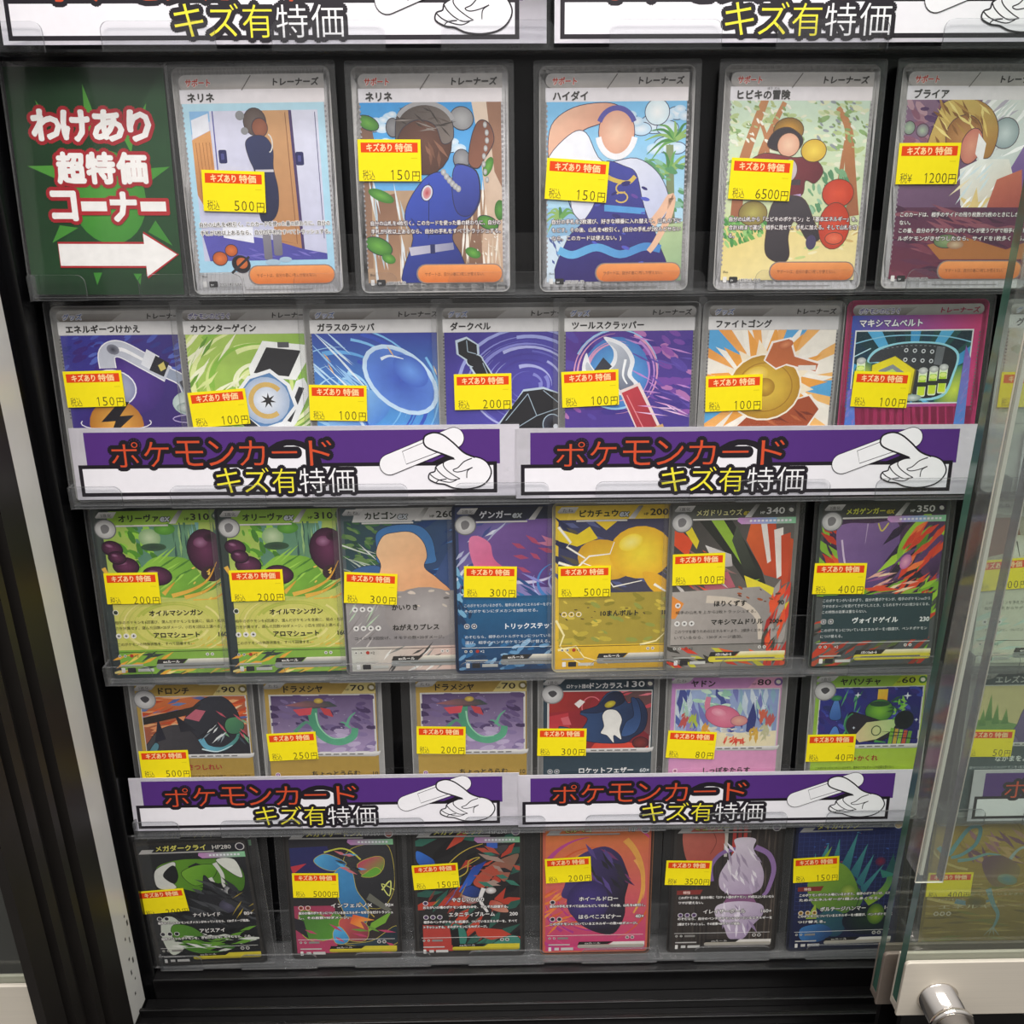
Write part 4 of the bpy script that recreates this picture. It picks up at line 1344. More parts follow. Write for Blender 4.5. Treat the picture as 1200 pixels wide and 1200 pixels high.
def art_violet(q):
    q.rect(1.6, 61.4, 1.6, 86.4, ('#3c4468', '#1f4a74', (0, 0), (0, 80)))
    q.rect(3, 61, 8, 48, ('#5a4a8c', '#9c94cc', (10, 10), (50, 44)))
    q.slash((3, 22, 8, 46), ['#dce0ec', '#b8bcd8', '#46508c'], 26, 12, 1.8, -0.7, 2)
    q.blob([(16, 24), (24, 12), (38, 8.6), (61, 9), (61, 40), (46, 43), (28, 38)], ('#7a5a9c', '#54387c', (26, 10), (50, 40)))
    q.blob([(8, 18), (12, 16), (18, 20), (20, 28), (28, 36), (24, 40), (14, 38), (9, 28)], ('#e884ac', '#c8507c', (10, 18), (24, 38)))
    q.slash((30, 56, 18, 36), ['#b04c6c', '#8a64b0', '#c87a98', '#6a4a90'], 16, 12, 2.4, 0.4, 9)
    q.stroke([(14, 36), (30, 40), (44, 39), (56, 33)], 2.4, '#cfcbe6', 0.6)
    swirl(q, 52, 40, ['#8a94d4', '#b4b8e8', '#5c60b0', '#4a86c8'], 20, 2, 14, 1.8, 4, 0.9)
    q.slash((3, 61, 36, 50), ['#3a7ab4', '#5c9cc8', '#2c5288', '#8c8cd0'], 26, 12, 1.6, 0.7, 5)
    q.rect(1.6, 61.4, 47, 86.4, ('#1f5a86', '#1c3f66', (0, 48), (0, 84)))
    q.rect(6, 61, 48.5, 73, ('#24628c', '#1f4f78', (0, 48), (0, 73)))
    q.dabs((1.6, 61, 72, 86), ['#2c6a9c', '#6a9cc4', '#1c3a5c', '#8cb4d4'], 50, 2.6, -0.4, 6)
    q.dabs((1.6, 8, 30, 72), ['#2c6a9c', '#7ab0d0', '#1c3a5c'], 24, 2.4, 1.3, 7)


def art_sparks(q):
    q.rect(1.6, 61.4, 1.6, 86.4, ('#e8c83a', '#e0b83a', (0, 0), (0, 80)))
    q.rect(3, 61, 8.6, 46, ('#3c4064', '#4a4654', (8, 10), (58, 44)))
    q.slash((3, 61, 9, 44), ['#59608c', '#2c3050', '#7a7ca0', '#5a5444'], 30, 14, 2.4, 0.5, 2)
    q.poly([(3, 13), (12, 16), (18, 12), (22, 18), (12, 22), (3, 19)], '#ecd02a')
    q.poly([(20, 9), (32, 9), (26, 14)], '#e6c42c')
    # a plain glowing ball with sparks
    q.ell(26, 29, 14, 10, '#f0c838', '#dca82c', 0.3)
    q.ell(43, 25.6, 15.4, 13.4, '#fae23c', '#e8b42a')
    q.ell(38, 20.4, 6, 4, '#fdf08a', '#f8dc3c', -0.4)
    q.blob([(44, 36), (52, 37), (60, 44), (61, 48), (50, 46)], '#e6b02c')
    for pts in ([(3, 12), (9, 20), (7, 22), (16, 28), (14, 30), (24, 34)], [(3, 30), (12, 33), (18, 27), (28, 26), (30, 20)], [(14, 40), (26, 37), (30, 43), (44, 40)], [(50, 42), (56, 46), (61, 44)], [(4, 40), (12, 44), (10, 50)]):
        q.stroke(pts, 1.5, '#f2e8c8', 0.4, 0)
        q.stroke(pts, 0.6, '#ffffff', 0.2, 0)
    q.rect(3.4, 59.6, 46, 73.6, ('#b4a03c', '#a8963a', (6, 46), (50, 74)))
    q.dabs((4, 60, 46, 73), ['#c4b040', '#94882f', '#d8c04c', '#9aa048'], 60, 2.6, 0.2, 4)
    q.dabs((4, 60, 46, 60), ['#5c4c28', '#74602c'], 12, 0.8, 0.4, 5)
    q.rect(1.6, 61.4, 73.4, 86.4, ('#e4bc34', '#d8a82c', (0, 74), (0, 86)))
    for pts in ([(3, 76), (12, 74), (16, 80), (28, 84)], [(2, 60), (6, 68), (4, 74), (12, 82), (18, 85)], [(44, 74), (52, 72), (58, 66)]):
        q.stroke(pts, 1.2, '#fbeeb0', 0.3, 0)


def art_shards(q):
    q.rect(1.6, 61.4, 1.6, 86.4, ('#6a6c66', '#8a8680', (0, 0), (0, 60)))
    q.rect(3, 61, 8, 46, ('#3c3c38', '#6c6560', (8, 8), (50, 44)))
    q.poly([(3, 12), (12, 20), (10, 28), (3, 22)], '#e0522c')
    q.poly([(4, 9), (14, 24), (15, 20), (9, 9)], '#e4d02c')
    q.poly([(14, 9), (30, 9), (46, 34), (50, 46), (42, 46), (28, 26)], '#2c2e28')
    q.poly([(20, 9), (26, 9), (46, 40), (43, 42)], '#93b83c')
    q.poly([(40, 10), (61, 20), (61, 42), (48, 38), (38, 20)], ('#e06a34', '#b03c24', (42, 12), (60, 40)))
    for i in range(4):
        q.poly([(44 + i * 3.6, 9 + i * 3), (48 + i * 3.8, 8.6 + i * 2.6), (52 + i * 2.6, 30 + i * 4), (49 + i * 2.6, 32 + i * 4)], '#e8e2da' if i % 2 == 0 else '#c84c2a')
    q.poly([(33, 12), (46, 40), (40, 41), (31, 20)], ('#50564a', '#23261f', (34, 12), (44, 40)))
    q.poly([(38, 38), (56, 46), (54, 58), (42, 52)], '#e6d636')
    q.poly([(56, 56), (61, 52), (61, 60)], '#d8c834')
    q.poly([(18, 22), (31, 27), (32, 33), (24, 34)], ('#e8e4e0', '#b0a8a4', (20, 22), (30, 34)))
    q.poly([(14, 34), (30, 36), (34, 44), (20, 46)], '#b4606c')
    q.slash((3, 30, 26, 48), ['#d0cac4', '#4a4844', '#e8583a', '#98706c'], 22, 14, 1.6, 0.5, 3)
    q.poly([(3, 46), (46, 44), (54, 50), (54, 74), (3, 74)], ('#b4aca4', '#8f8a86', (4, 46), (50, 72)))
    q.stroke([(20, 50), (36, 52), (46, 60), (48, 72)], 4, '#d0c4b4', 2)
    q.poly([(3, 48), (9, 52), (5, 60), (3, 60)], '#e8923c')
    q.slash((50, 61, 44, 86), ['#d8402c', '#e8582f', '#4a4a40', '#a8a29c', '#b0302a'], 34, 16, 3.0, 1.9, 4)
    q.slash((3, 60, 76, 86), ['#d8402c', '#3c3a34', '#e8622f', '#8c8680', '#c8c43c'], 26, 14, 2.4, 0.5, 5)
    q.dabs((34, 60, 44, 52), ['#a4522c', '#6a4030'], 9, 1.3, 0.3, 6)


def art_slashes(q):
    q.rect(1.6, 61.4, 1.6, 86.4, ('#4c4e48', '#54585a', (0, 0), (0, 70)))
    q.rect(3, 61, 8, 48, ('#3c2c44', '#5c3a5c', (8, 8), (50, 44)))
    q.slash((3, 16, 12, 46), ['#c8402c', '#8ab83c', '#382440', '#e05a34'], 24, 14, 3.2, 0.9, 2)
    q.blob([(9, 16), (14, 11.8), (26, 12), (38, 11.6), (40, 24), (36, 38), (30, 45), (18, 44), (12, 34)], ('#8a6aa0', '#5a4078', (14, 14), (34, 44)))
    q.stroke([(12, 20), (15, 34), (22, 44)], 0.9, '#d8c4dc')
    q.stroke([(24, 12), (23.4, 22)], 0.7, '#b8a0c4', 0.2)
    q.stroke([(29, 12), (31, 16), (34, 12)], 0.7, '#d8c85a')
    q.slash((34, 61, 10, 34), ['#a8d03c', '#86b834', '#5a8a2c', '#32243c'], 16, 22, 4.2, 2.2, 3, 0.25)
    q.stroke([(54, 8), (46, 16), (41, 26), (43, 36), (52, 42)], 4.4, ('#a8d440', '#7cae30', (54, 8), (48, 40)), 1.4)
    q.poly([(44, 30), (47, 28), (50, 36), (56, 42), (48, 40)], '#2c2630')
    q.blob([(48, 33), (56, 22), (61, 19), (61, 34), (58, 40), (54, 34)], ('#6a4878', '#3a2646', (50, 24), (60, 38)))
    q.slash((40, 61, 14, 48), ['#e05030', '#d8442c', '#2e2430', '#f07a40', '#6c4a7c'], 30, 18, 3.0, -0.75, 4)
    q.slash((30, 48, 38, 47), ['#f0d8b0', '#e8b0a0', '#7cae30', '#9a5a8a'], 16, 12, 1.6, -0.35, 5)
    q.ell(44, 32, 2.6, 4, '#e8a8c0', '#b86aa0', 0.4)
    q.slash((3, 61, 44, 54), ['#7cae30', '#e05030', '#33292e', '#94b83c'], 22, 18, 2.6, -0.15, 6)
    q.slash((52, 61, 40, 86), ['#9cc83c', '#d8442c', '#4a4e44', '#7cae30', '#c8402c'], 30, 14, 2.4, 2.3, 7)
    q.slash((2, 16, 62, 86), ['#c8442c', '#6a6a62', '#7a9c3c', '#3c3a36', '#b0503a'], 30, 14, 2.8, -0.5, 8)
    q.slash((10, 60, 74, 86), ['#a83c2c', '#4a4844', '#5c5a54', '#5a6a38', '#3c3a38'], 26, 16, 2.2, -0.5, 9)


def art_straw(q):
    q.rect(1.6, 61.4, 1.6, 86.4, ('#d8d8cc', '#cfd2c2', (0, 0), (0, 86)))
    q.rect(3, 61, 8, 46, ('#a8a298', '#d8cca8', (6, 8), (40, 44)))
    q.poly([(3, 10), (14, 10), (20, 26), (3, 30)], '#8a5a48')
    q.blob([(14, 34), (18, 20), (30, 12), (48, 12), (54, 24), (50, 38), (34, 46)], ('#e8d894', '#d8bc6a', (18, 14), (44, 44)))
    q.ell(17, 26, 6.4, 7.2, '#f2f0e6', '#d4cfbc')
    q.stroke([(16, 22), (18.6, 30)], 0.7, '#4a463c', 0.3, 0)
    for i in range(4):
        q.stroke([(22 + i * 2.4, 10), (25 + i * 2.4, 18)], 1.6, '#c08a48', 0.6, 0)
    q.slash((3, 40, 34, 48), ['#e8b8a0', '#c8d8c8', '#f2e8d0'], 16, 12, 1.6, 0.4, 3)
    q.rect(3, 61, 46, 86, ('#d2d0bc', '#dfe0d0', (4, 46), (50, 84)))
    q.slash((3, 30, 60, 86), ['#c8dcd0', '#e8d8c8', '#bcd4c4'], 18, 16, 2, -0.4, 4)


# ---- row four
def art_dusk(q):
    q.line = '#1c1a20'
    q.rect(5.4, 58.6, 9.8, 43, ('#e07a3c', '#5a3a4c', (20, 10), (30, 42)))
    q.slash((5, 59, 10, 26), ['#6a86b8', '#f0b07a', '#e86a34', '#c8502c', '#5a6ca4', '#f4cfa4'], 50, 16, 2.0, -0.25, 2)
    q.slash((5, 30, 18, 34), ['#f6e2cc', '#e86a34', '#f2a06c'], 16, 14, 2.6, -0.2, 3)
    q.blob([(22, 43), (26, 24), (36, 12), (47, 10), (54, 18), (56, 30), (61, 36), (60, 43)], ('#3a3c46', '#26262e', (30, 12), (50, 42)))
    q.poly([(3, 22), (30, 16), (36, 14), (30, 20), (4, 26)], '#34302e')
    q.blob([(5, 43), (8, 34), (14, 28), (24, 26), (32, 33), (34, 43)], ('#4e4c50', '#36343a', (10, 28), (28, 42)))
    q.poly([(10, 36), (13, 22), (16, 34)], '#2c2c38')
    q.poly([(22, 20), (32, 29), (24, 30)], '#2a2a34')
    q.blob([(6, 42), (10, 36), (12, 38), (9, 43)], '#5a8a98')
    q.poly([(27, 22), (33, 17), (38, 18), (34, 24)], '#c86a7c')
    q.stroke([(34, 34), (37, 39), (45, 40), (52, 35), (54, 30)], 3.2, ('#6fb4d0', '#4a8a74', (34, 38), (54, 30)), 1.2)
    q.stroke([(34, 40), (42, 41.6), (50, 38)], 0.9, '#d8f0f4', 0.3)
    q.blob([(47, 27), (49, 22.6), (55, 22), (57, 27), (54, 31), (49, 31)], ('#5c9a6a', '#3f6f58', (48, 22), (55, 31)))
    q.slash((44, 58, 20, 36), ['#c85a6a', '#7fb48a', '#44505a'], 10, 7, 1.2, 0.9, 5)
    q.slash((34, 46, 26, 36), ['#e8ecec', '#93a0a8', '#24242c'], 12, 8, 1.0, -0.9, 6)


def art_ribbon(q):
    q.rect(6, 58.4, 10.2, 42.6, ('#54406a', '#a894bc', (10, 12), (14, 42)))
    q.dabs((6, 58, 10, 30), ['#5c4874', '#4a3760', '#6a5684', '#7a6894'], 50, 3.4, 0.3, 2)
    q.dabs((6, 58, 11, 30), ['#b4a8c4', '#cfc6dc'], 16, 0.5, 0, 3)
    q.dabs((6, 58, 30, 43), ['#a894bc', '#b8a8c8', '#8a78a4', '#c0b0d0'], 46, 3.6, -0.2, 4)
    q.stroke([(17, 31), (23, 25.4), (26, 27.4)], 2.0, '#5c9a80', 1.0)
    # a plain curling green ribbon with red streamers
    q.stroke([(27, 17), (27.6, 26), (32, 34), (40, 37), (47, 34), (48.4, 29)], 5.0, ('#4f9a78', '#5fae88', (27, 18), (46, 36)), 3.4, 6)
    q.stroke([(28.6, 20), (30, 28), (36, 34.6), (43, 34.6)], 0.9, '#9fd8b4', 0.4)
    q.stroke([(44, 28), (46, 23), (49, 20)], 1.8, '#6ab492', 0.4)
    q.stroke([(46, 29), (43, 26), (41, 25.6)], 1.4, '#6ab492', 0.4)
    q.poly([(13, 15.6), (24, 13), (36, 13.6), (40, 16.4), (28, 17.6)], ('#a86a70', '#3c4c4c', (14, 15), (28, 16)))
    q.poly([(17, 18), (27, 17), (26, 21), (20, 21.6)], '#d8505c')
    q.poly([(31, 17), (36, 18), (37.6, 22.6), (33, 21)], '#c8484e')
    q.ell(30.4, 13.2, 2.4, 1.5, '#dcc25c', '#a88a3c')


def art_plume(q):
    q.line = '#141a2c'
    q.rect(6, 58.6, 10, 43, ('#a82c34', '#7c2430', (10, 12), (50, 42)))
    q.poly([(6, 10), (30, 10), (26, 20), (6, 22)], ('#b4342f', '#8f2a2c', (8, 10), (26, 20)))
    q.poly([(6, 24), (16, 22), (18, 43), (6, 43)], '#c83a44')
    q.poly([(44, 10), (59, 10), (59, 36), (52, 30)], ('#5c4444', '#7c4a4e', (46, 12), (58, 34)))
    q.slash((40, 59, 10, 22), ['#e87a88', '#f2a0ac', '#c84a58'], 9, 12, 1.4, -0.25, 2, 0.1)
    q.ell(54, 28, 3, 2.6, '#f090a0', '#c05060')
    q.arc(28, 19, 5, 6, 2.2, 5.6, 0.6, '#e0707a')
    q.poly([(19, 17), (22, 14.4), (24.6, 15.8), (21.4, 19.4)], '#f2ece8')
    q.poly([(30, 40), (40, 38), (58, 42), (58, 43), (28, 43)], '#e04a38')
    q.poly([(12, 25), (16, 24), (17.6, 29), (13.4, 29)], '#e06a74')
    # dark blue folded cloth round a white tassel
    q.blob([(21, 36), (26, 26), (22, 22.4), (30, 19), (36, 11), (43, 10.6), (47, 17), (52, 14), (57, 22), (56, 32), (50, 37), (46, 40), (34, 40), (26, 38.6)], ('#34507c', '#1f2c4c', (26, 26), (52, 36)))
    q.blob([(22, 21.4), (31, 18), (37, 11.4), (43, 11), (45, 16), (38, 20), (30, 22.4)], ('#27375c', '#1a2138', (26, 20), (42, 12)))
    q.ell(37.6, 17.4, 3.0, 1.8, '#d8cc3c', '#a89428', -0.4)
    q.blob([(11, 30), (17, 31), (22, 34), (21, 37), (14, 35)], '#34507c')
    q.blob([(44, 36), (51, 34), (54, 26), (52, 16), (48.4, 14), (50, 24), (46, 28)], ('#3c5c90', '#27406c', (46, 34), (52, 16)))
    q.blob([(33.6, 24), (36, 20.6), (41, 21), (44, 26), (43, 32), (44, 38), (40, 35.4), (40, 40), (36.4, 35.6), (33, 34), (34.6, 30)], '#f4f2ec')
    q.ell(54, 40, 4.2, 3.4, '#8a3432', '#5c2426')


def art_reef(q):
    q.line = '#9a5a78'
    q.rect(5.6, 58.8, 10, 43, ('#a9bce0', '#8fa0cc', (8, 10), (50, 40)))
    q.slash((6, 58, 10, 34), ['#5a6cb0', '#c8d8e4', '#8fb4c8', '#7c80c0', '#b0d4c0', '#4a5498', '#d8e4ec'], 60, 16, 3.0, 1.4, 2, 0.2)
    q.dabs((16, 32, 10, 20), ['#b8e0c0', '#9cccb4', '#d0ecd4'], 20, 2.4, 0.3, 3)
    q.poly([(43, 28), (46, 17), (48, 26), (47, 36), (43, 36)], '#3a4280')
    q.poly([(5.6, 35), (20, 34), (40, 35), (58.8, 34), (58.8, 43), (5.6, 43)], ('#ecdcae', '#f0e4c0', (6, 35), (30, 43)))
    q.dabs((22, 56, 32, 37), ['#d8d4c8', '#c4c8cc', '#ece4d0'], 20, 2.0, 0, 4)
    for x, y, c, n in ((10, 27, '#c85a58', 3), (15, 28, '#b8c84a', 4), (14, 33, '#9a8cc8', 5), (22, 34, '#e0a23c', 6), (51, 26, '#d86a50', 7), (55, 28, '#c8605c', 8), (47, 36, '#d8ac48', 9), (53, 35, '#c8c49c', 10)):
        q.slash((x - 2, x + 2, y - 3, y + 3), [c], 14, 6, 1.5, -1.4, n, 0.5)
    q.slash((32, 42, 38, 41.5), ['#e0503c', '#d84434', '#f07858'], 22, 5, 1.0, -0.9, 11, 0.8)
    # a smooth pink pebble shape
    q.stroke([(22.4, 14), (22, 20), (26, 26)], 2.6, '#e086a0', 3.4)
    q.ell(30.4, 25.4, 9.6, 6.2, '#ea90a8', '#d86c8c', 0.3)
    q.ell(28, 23, 4, 2.2, '#f4b4c4', '#ea90a8', 0.3)
    q.ell(39, 28, 4.4, 3.0, '#e8b4a0', '#d88c8c')
    for x, y in ((11, 18), (13, 21), (47, 15), (52, 20), (12, 16)):
        q.arc(x, y, 0.8, 0.8, 0, 2 * PI, 0.25, '#eef4fa', n=10)


def art_teapot(q):
    q.line = '#141c30'
    q.rect(5.6, 58.6, 10, 43, ('#31358c', '#27246a', (10, 12), (50, 42)))
    q.dabs((6, 58, 10, 43), ['#3c46a4', '#2c2a74', '#4a52b4', '#3a2f80', '#28306c'], 70, 3.6, 0.7, 2)
    q.blob([(11, 24), (14, 15), (17, 24), (16.6, 28), (12, 28)], ('#5a88d0', '#3460a8', (12, 18), (16, 28)))
    q.blob([(11, 42), (13, 33), (16, 33), (18, 43)], ('#5a8ad4', '#3a62b0', (12, 34), (17, 42)))
    q.ell(14, 15.6, 3, 1.6, '#4a9a5c', '#2c6a4c')
    q.slash((16, 26, 11, 40), ['#3c8a5a', '#2c6a54', '#5aae6c'], 10, 10, 1.0, -1.2, 3)
    # a plain lidded cup among leaves
    q.rect(35.4, 40.6, 11, 19, ('#f0d040', '#e8a030', (35, 11), (40, 19)))
    q.ell(37, 23.4, 7.4, 6.6, '#8cc83c', '#3f7c34')
    q.ell(37, 19.4, 5.4, 1.6, '#2a4a34')
    q.blob([(20, 32), (22, 24), (30, 26), (42, 30), (49, 27), (46, 36), (40, 41), (30, 41), (22, 38)], '#2a2530')
    q.poly([(25, 38), (31, 30), (48, 28), (45, 35), (37, 40), (28, 41.6)], ('#e4cc9c', '#b8dc90', (26, 38), (47, 30)))
    q.arc(36.4, 35, 2.4, 2.8, 0, 2 * PI, 0.6, '#4a5a3a', n=16)
    q.arc(25, 31, 5.4, 6.6, 2.2, 4.4, 0.8, '#3f8a5a')
    q.slash((43, 52, 16, 28), ['#5cae3c', '#8cc850', '#2c5a34', '#b4d860'], 24, 4.5, 1.4, 0.4, 4, 1.2)
    q.ell(50.6, 29, 5, 5.4, '#141a20', '#1c2428')
    for i in range(5):
        q.poly([(44 + i * 2.4, 33.5 + i * 0.5), (45.9 + i * 2.4, 33.7 + i * 0.5), (45.2 + i * 2.4, 43), (43.2 + i * 2.4, 43)], ('#7cb43c', '#c8a840', '#98c848', '#c85a3c', '#6aa03c')[i])
    q.slash((44, 56, 36, 40), ['#16201c'], 3, 16, 0.6, 0.05, 5, 0.05)
    for x, y, r in ((51, 15, 2.2), (25, 14, 1.8), (8.6, 38.4, 2.0), (57, 29, 1.2), (24.4, 33, 1.0)):
        q.star(x, y, r, r * 0.3, 4, '#e8ecf8')
    q.stroke([(36, 41), (42, 42)], 1.6, '#4a9a4c', 0.4)


def art_cactus(q):
    q.line = '#3c3458'
    q.rect(5.6, 58.8, 10, 43, ('#e6d79c', '#d8cc90', (8, 10), (50, 42)))
    q.poly([(5.6, 30), (12, 28), (30, 33), (30, 43), (5.6, 43)], '#7ca45a')
    for x, y, h in ((12, 30, 16), (16, 32, 12), (9, 33, 10), (21, 32, 9)):
        q.poly([(x - 2, y), (x, y - h), (x + 2.2, y)], ('#8cb45c', '#5c8a44', (x, y - h), (x, y)))
    # rounded violet boulder
    q.blob([(26, 42), (28, 32), (30, 24), (35, 15), (40, 19), (48, 17), (52, 24), (54, 34), (52, 43)], ('#7c6a9c', '#5a4a7c', (30, 18), (50, 42)))
    q.ell(41, 30, 4, 3.6, '#a898b4', '#7c6a9c')
    q.blob([(20, 42), (26, 38), (30, 43)], '#8474a4')
    q.ell(45, 40, 7, 3, '#c8b070', '#d8cc90')


# ---- row five
def art_camo(q):
    q.line = '#101210'
    q.rect(3, 60, 3, 86, ('#24262a', '#1c1d20', (0, 0), (0, 86)))
    q.blob([(9, 26), (12, 17), (24, 13), (38, 13), (52, 14), (58, 24), (55, 36), (44, 30), (34, 36), (22, 33), (12, 34)], ('#6aa02c', '#4a7c24', (12, 16), (50, 32)))
    q.blob([(9, 30), (10, 20), (18, 15), (22, 15), (20, 22), (17, 26), (20, 32), (13, 33)], '#dfe0d8')
    q.blob([(14, 24), (17, 19), (21, 17), (22, 24), (19, 29)], '#1e2022')
    q.blob([(44, 14), (54, 14), (57, 26), (52, 24)], '#e4e6dc')
    q.poly([(28, 18), (33, 15.4), (38, 18), (33, 20.6)], '#26282a')
    q.blob([(24, 22), (34, 17), (44, 18), (40, 27), (30, 31)], ('#7cb438', '#5c9428', (26, 20), (40, 28)))
    for pts in ([(43, 16), (46, 24), (46, 32), (50, 38)], [(39, 26), (42, 33), (46, 36)]):
        q.stroke(pts, 2.6, '#dcdcd4', 1.2)
    q.blob([(36, 24), (40, 30), (46, 36), (52, 34), (50, 44), (46, 52), (38, 48), (30, 40), (34, 34)], ('#2c2d33', '#191a1e', (36, 26), (48, 50)))
    q.ell(49, 36, 4.2, 4.4, '#d4d4d0', '#6a6a70')
    q.ell(50, 36.6, 2.6, 3, '#33323a', '#1c1b20')
    q.ell(46, 46, 5, 5, '#5c5a70', '#3a3848')
    q.slash((30, 60, 30, 60), ['#1a1b1e', '#34363a', '#4a4c50', '#151618'], 30, 16, 2.6, 0.7, 4)
    q.slash((50, 60, 38, 52), ['#b8a03c', '#d8bc48'], 8, 8, 0.5, -0.8, 5)
    q.slash((3, 30, 40, 60), ['#24262a', '#3a3d40', '#18191c'], 20, 16, 3.0, 0.3, 6)
    q.blob([(8, 54), (14, 52), (18, 58), (14, 66), (18, 74), (10, 80), (6, 68)], '#d0d6c8')
    q.blob([(14, 58), (24, 60), (34, 70), (46, 76), (30, 80), (18, 76), (12, 66)], ('#5c9430', '#3c6c24', (14, 58), (40, 78)))
    q.slash((10, 58, 66, 78), ['#e4e6de', '#22242a', '#6aa034', '#17181b', '#d4d8cc'], 34, 12, 2.0, 0.15, 7)
    q.slash((34, 58, 60, 78), ['#6aa034', '#1b1c20', '#dfe2d8', '#0f1012'], 16, 14, 2.4, -0.2, 8)


def art_flare(q):
    q.line = '#c8b84c'
    q.rect(3, 60, 3, 86, ('#2a2a34', '#38302c', (0, 0), (40, 86)))
    q.poly([(3, 14), (24, 13), (30, 40), (3, 42)], ('#2a3068', '#32245a', (6, 14), (24, 40)))
    q.poly([(3, 26), (12, 24), (4, 31)], '#c83a48')
    q.blob([(34, 18), (46, 12), (58, 14), (60, 40), (52, 54), (38, 50), (32, 36)], ('#3a3a3e', '#26262a', (36, 16), (58, 50)))
    q.blob([(40, 25), (50, 20), (55, 22), (53, 30), (44, 33)], ('#c84a6a', '#6aa03c', (42, 24), (50, 33)))
    q.blob([(44, 31), (50, 27), (53, 30), (48, 33.4), (42, 33)], '#6cae3c')
    q.blob([(16, 22), (22, 18), (30, 21), (34, 25), (27, 29), (20, 27)], ('#5ab4e4', '#3a7cb8', (17, 20), (30, 28)))
    q.blob([(27, 42), (26, 32), (32, 26), (37, 30), (39, 42), (45, 54), (42, 66), (34, 64), (30, 54)], ('#4a9ad0', '#2c5c8c', (28, 28), (42, 64)))
    q.stroke([(22, 17), (31, 14.6), (37, 16.6), (42, 22)], 0.9, '#d8d850')
    q.slash((30, 42, 17, 32), ['#3c4040', '#d87a80', '#5ab4e4', '#22262a'], 12, 8, 1.8, 0.3, 6)
    q.stroke([(14, 38), (21, 34), (20, 38), (28, 36)], 0.8, '#d8cc48', 0.4, 0)
    q.stroke([(53, 42), (58, 36), (57, 46), (53, 38), (60, 42)], 0.9, '#dce07c', 0.5)
    q.poly([(46, 44), (58, 55), (56, 57), (44, 48)], '#6c6c62')
    q.stroke([(40, 50), (48, 60)], 0.6, '#c8b048')
    q.rect(3, 26, 52, 84, ('#a03c58', '#b84468', (3, 52), (20, 84)))
    q.blob([(6, 56), (14, 56), (22, 60), (26, 56), (30, 62), (27, 72), (14, 76), (6, 70)], ('#4c7c34', '#5c9a3a', (8, 58), (26, 74)))
    q.poly([(3, 60), (8, 62), (10, 74), (3, 68)], '#2c2a30')
    q.blob([(28, 62), (36, 60), (44, 66), (42, 76), (30, 74)], ('#c85a54', '#8a3c4c', (30, 62), (42, 74)))
    q.poly([(36, 58), (48, 62), (40, 63), (42, 68), (34, 64)], ('#e85a38', '#f0a848', (36, 58), (42, 66)))
    q.blob([(24, 70), (28, 66), (33, 74), (30, 78), (25, 77)], ('#5ab4e4', '#3a84b8', (25, 68), (32, 78)))
    q.poly([(46, 64), (58, 56), (54, 64), (44, 70)], '#7cb03c')
    q.blob([(30, 78), (46, 76), (60, 66), (60, 78), (44, 80)], ('#3a4a54', '#22303a', (32, 78), (56, 70)))
    q.slash((8, 60, 66, 84), ['#c0486c', '#3a2c34', '#6c9a3c', '#2a2a2e'], 14, 12, 1.8, 0.4, 9)


def art_shapes(q):
    q.line = '#141416'
    q.rect(3, 60, 3, 86, ('#232326', '#2a2625', (0, 0), (0, 86)))
    q.slash((3, 60, 8, 82), ['#b8402f', '#c84a34', '#2c5c50', '#35705f', '#1a191c', '#8f3428'], 60, 18, 5.0, -0.6, 3, 0.5)
    q.blob([(3, 17), (9, 20), (13, 24), (12, 30), (7, 28), (3, 24)], ('#3a7ad8', '#1f3c8c', (4, 18), (12, 30)))
    q.blob([(32, 26), (44, 16), (54, 14), (50, 20), (40, 26)], ('#1b1a20', '#4a4648', (34, 26), (52, 14)))
    q.poly([(26, 44), (34, 28), (42, 24), (36, 34), (29, 46)], ('#3a6cd0', '#1f3c90', (30, 44), (40, 26)))
    q.rect(42, 48, 12, 16, '#3a64c0')
    q.blob([(34, 38), (42, 28), (52, 22), (60, 20), (56, 30), (52, 38), (46, 34), (40, 42)], ('#b8503c', '#8a6a58', (38, 38), (56, 22)))
    q.slash((40, 60, 16, 40), ['#3a7a68', '#b8503c', '#262428', '#a89084'], 18, 10, 3.0, 0.4, 5)
    q.stroke([(14, 34), (24, 22), (32, 16), (40, 13)], 0.7, '#c8b048', 0.4)
    q.stroke([(18, 38), (30, 32), (32, 24), (38, 22), (26, 30)], 0.7, '#c8b048', 0.4)
    q.ell(33, 47, 6, 5.4, '#e8e6e6', '#9a5a54')
    q.blob([(27, 44), (33, 40), (39, 44), (36, 48), (30, 47)], ('#2c4a9c', '#24305c', (28, 42), (38, 48)))
    q.ell(44, 43.6, 3, 2.2, '#ecebea', '#b4a8a4')
    q.stroke([(40, 42), (38, 50), (42, 58)], 2.6, '#e6e2e0', 1.4)
    q.blob([(44, 50), (50, 52), (54, 58), (48, 58), (43, 55)], ('#b84a3c', '#c88a74', (44, 50), (52, 58)))
    q.slash((8, 30, 40, 60), ['#a8883c', '#3c6cb8', '#8a3a30'], 10, 16, 0.7, -0.9, 7)
    q.poly([(5, 66), (20, 67), (22, 84), (5, 84)], '#b8423a')
    q.poly([(34, 68), (50, 70), (56, 74), (44, 77), (36, 74)], '#c04432')
    q.blob([(22, 66), (28, 68), (30, 76), (26, 84), (22, 78)], '#3a8070')
    q.blob([(44, 80), (54, 74), (60, 76), (60, 84), (46, 84)], '#3f8474')
    q.poly([(21, 70), (25, 68), (26, 82), (21, 80)], '#1c1b1e')


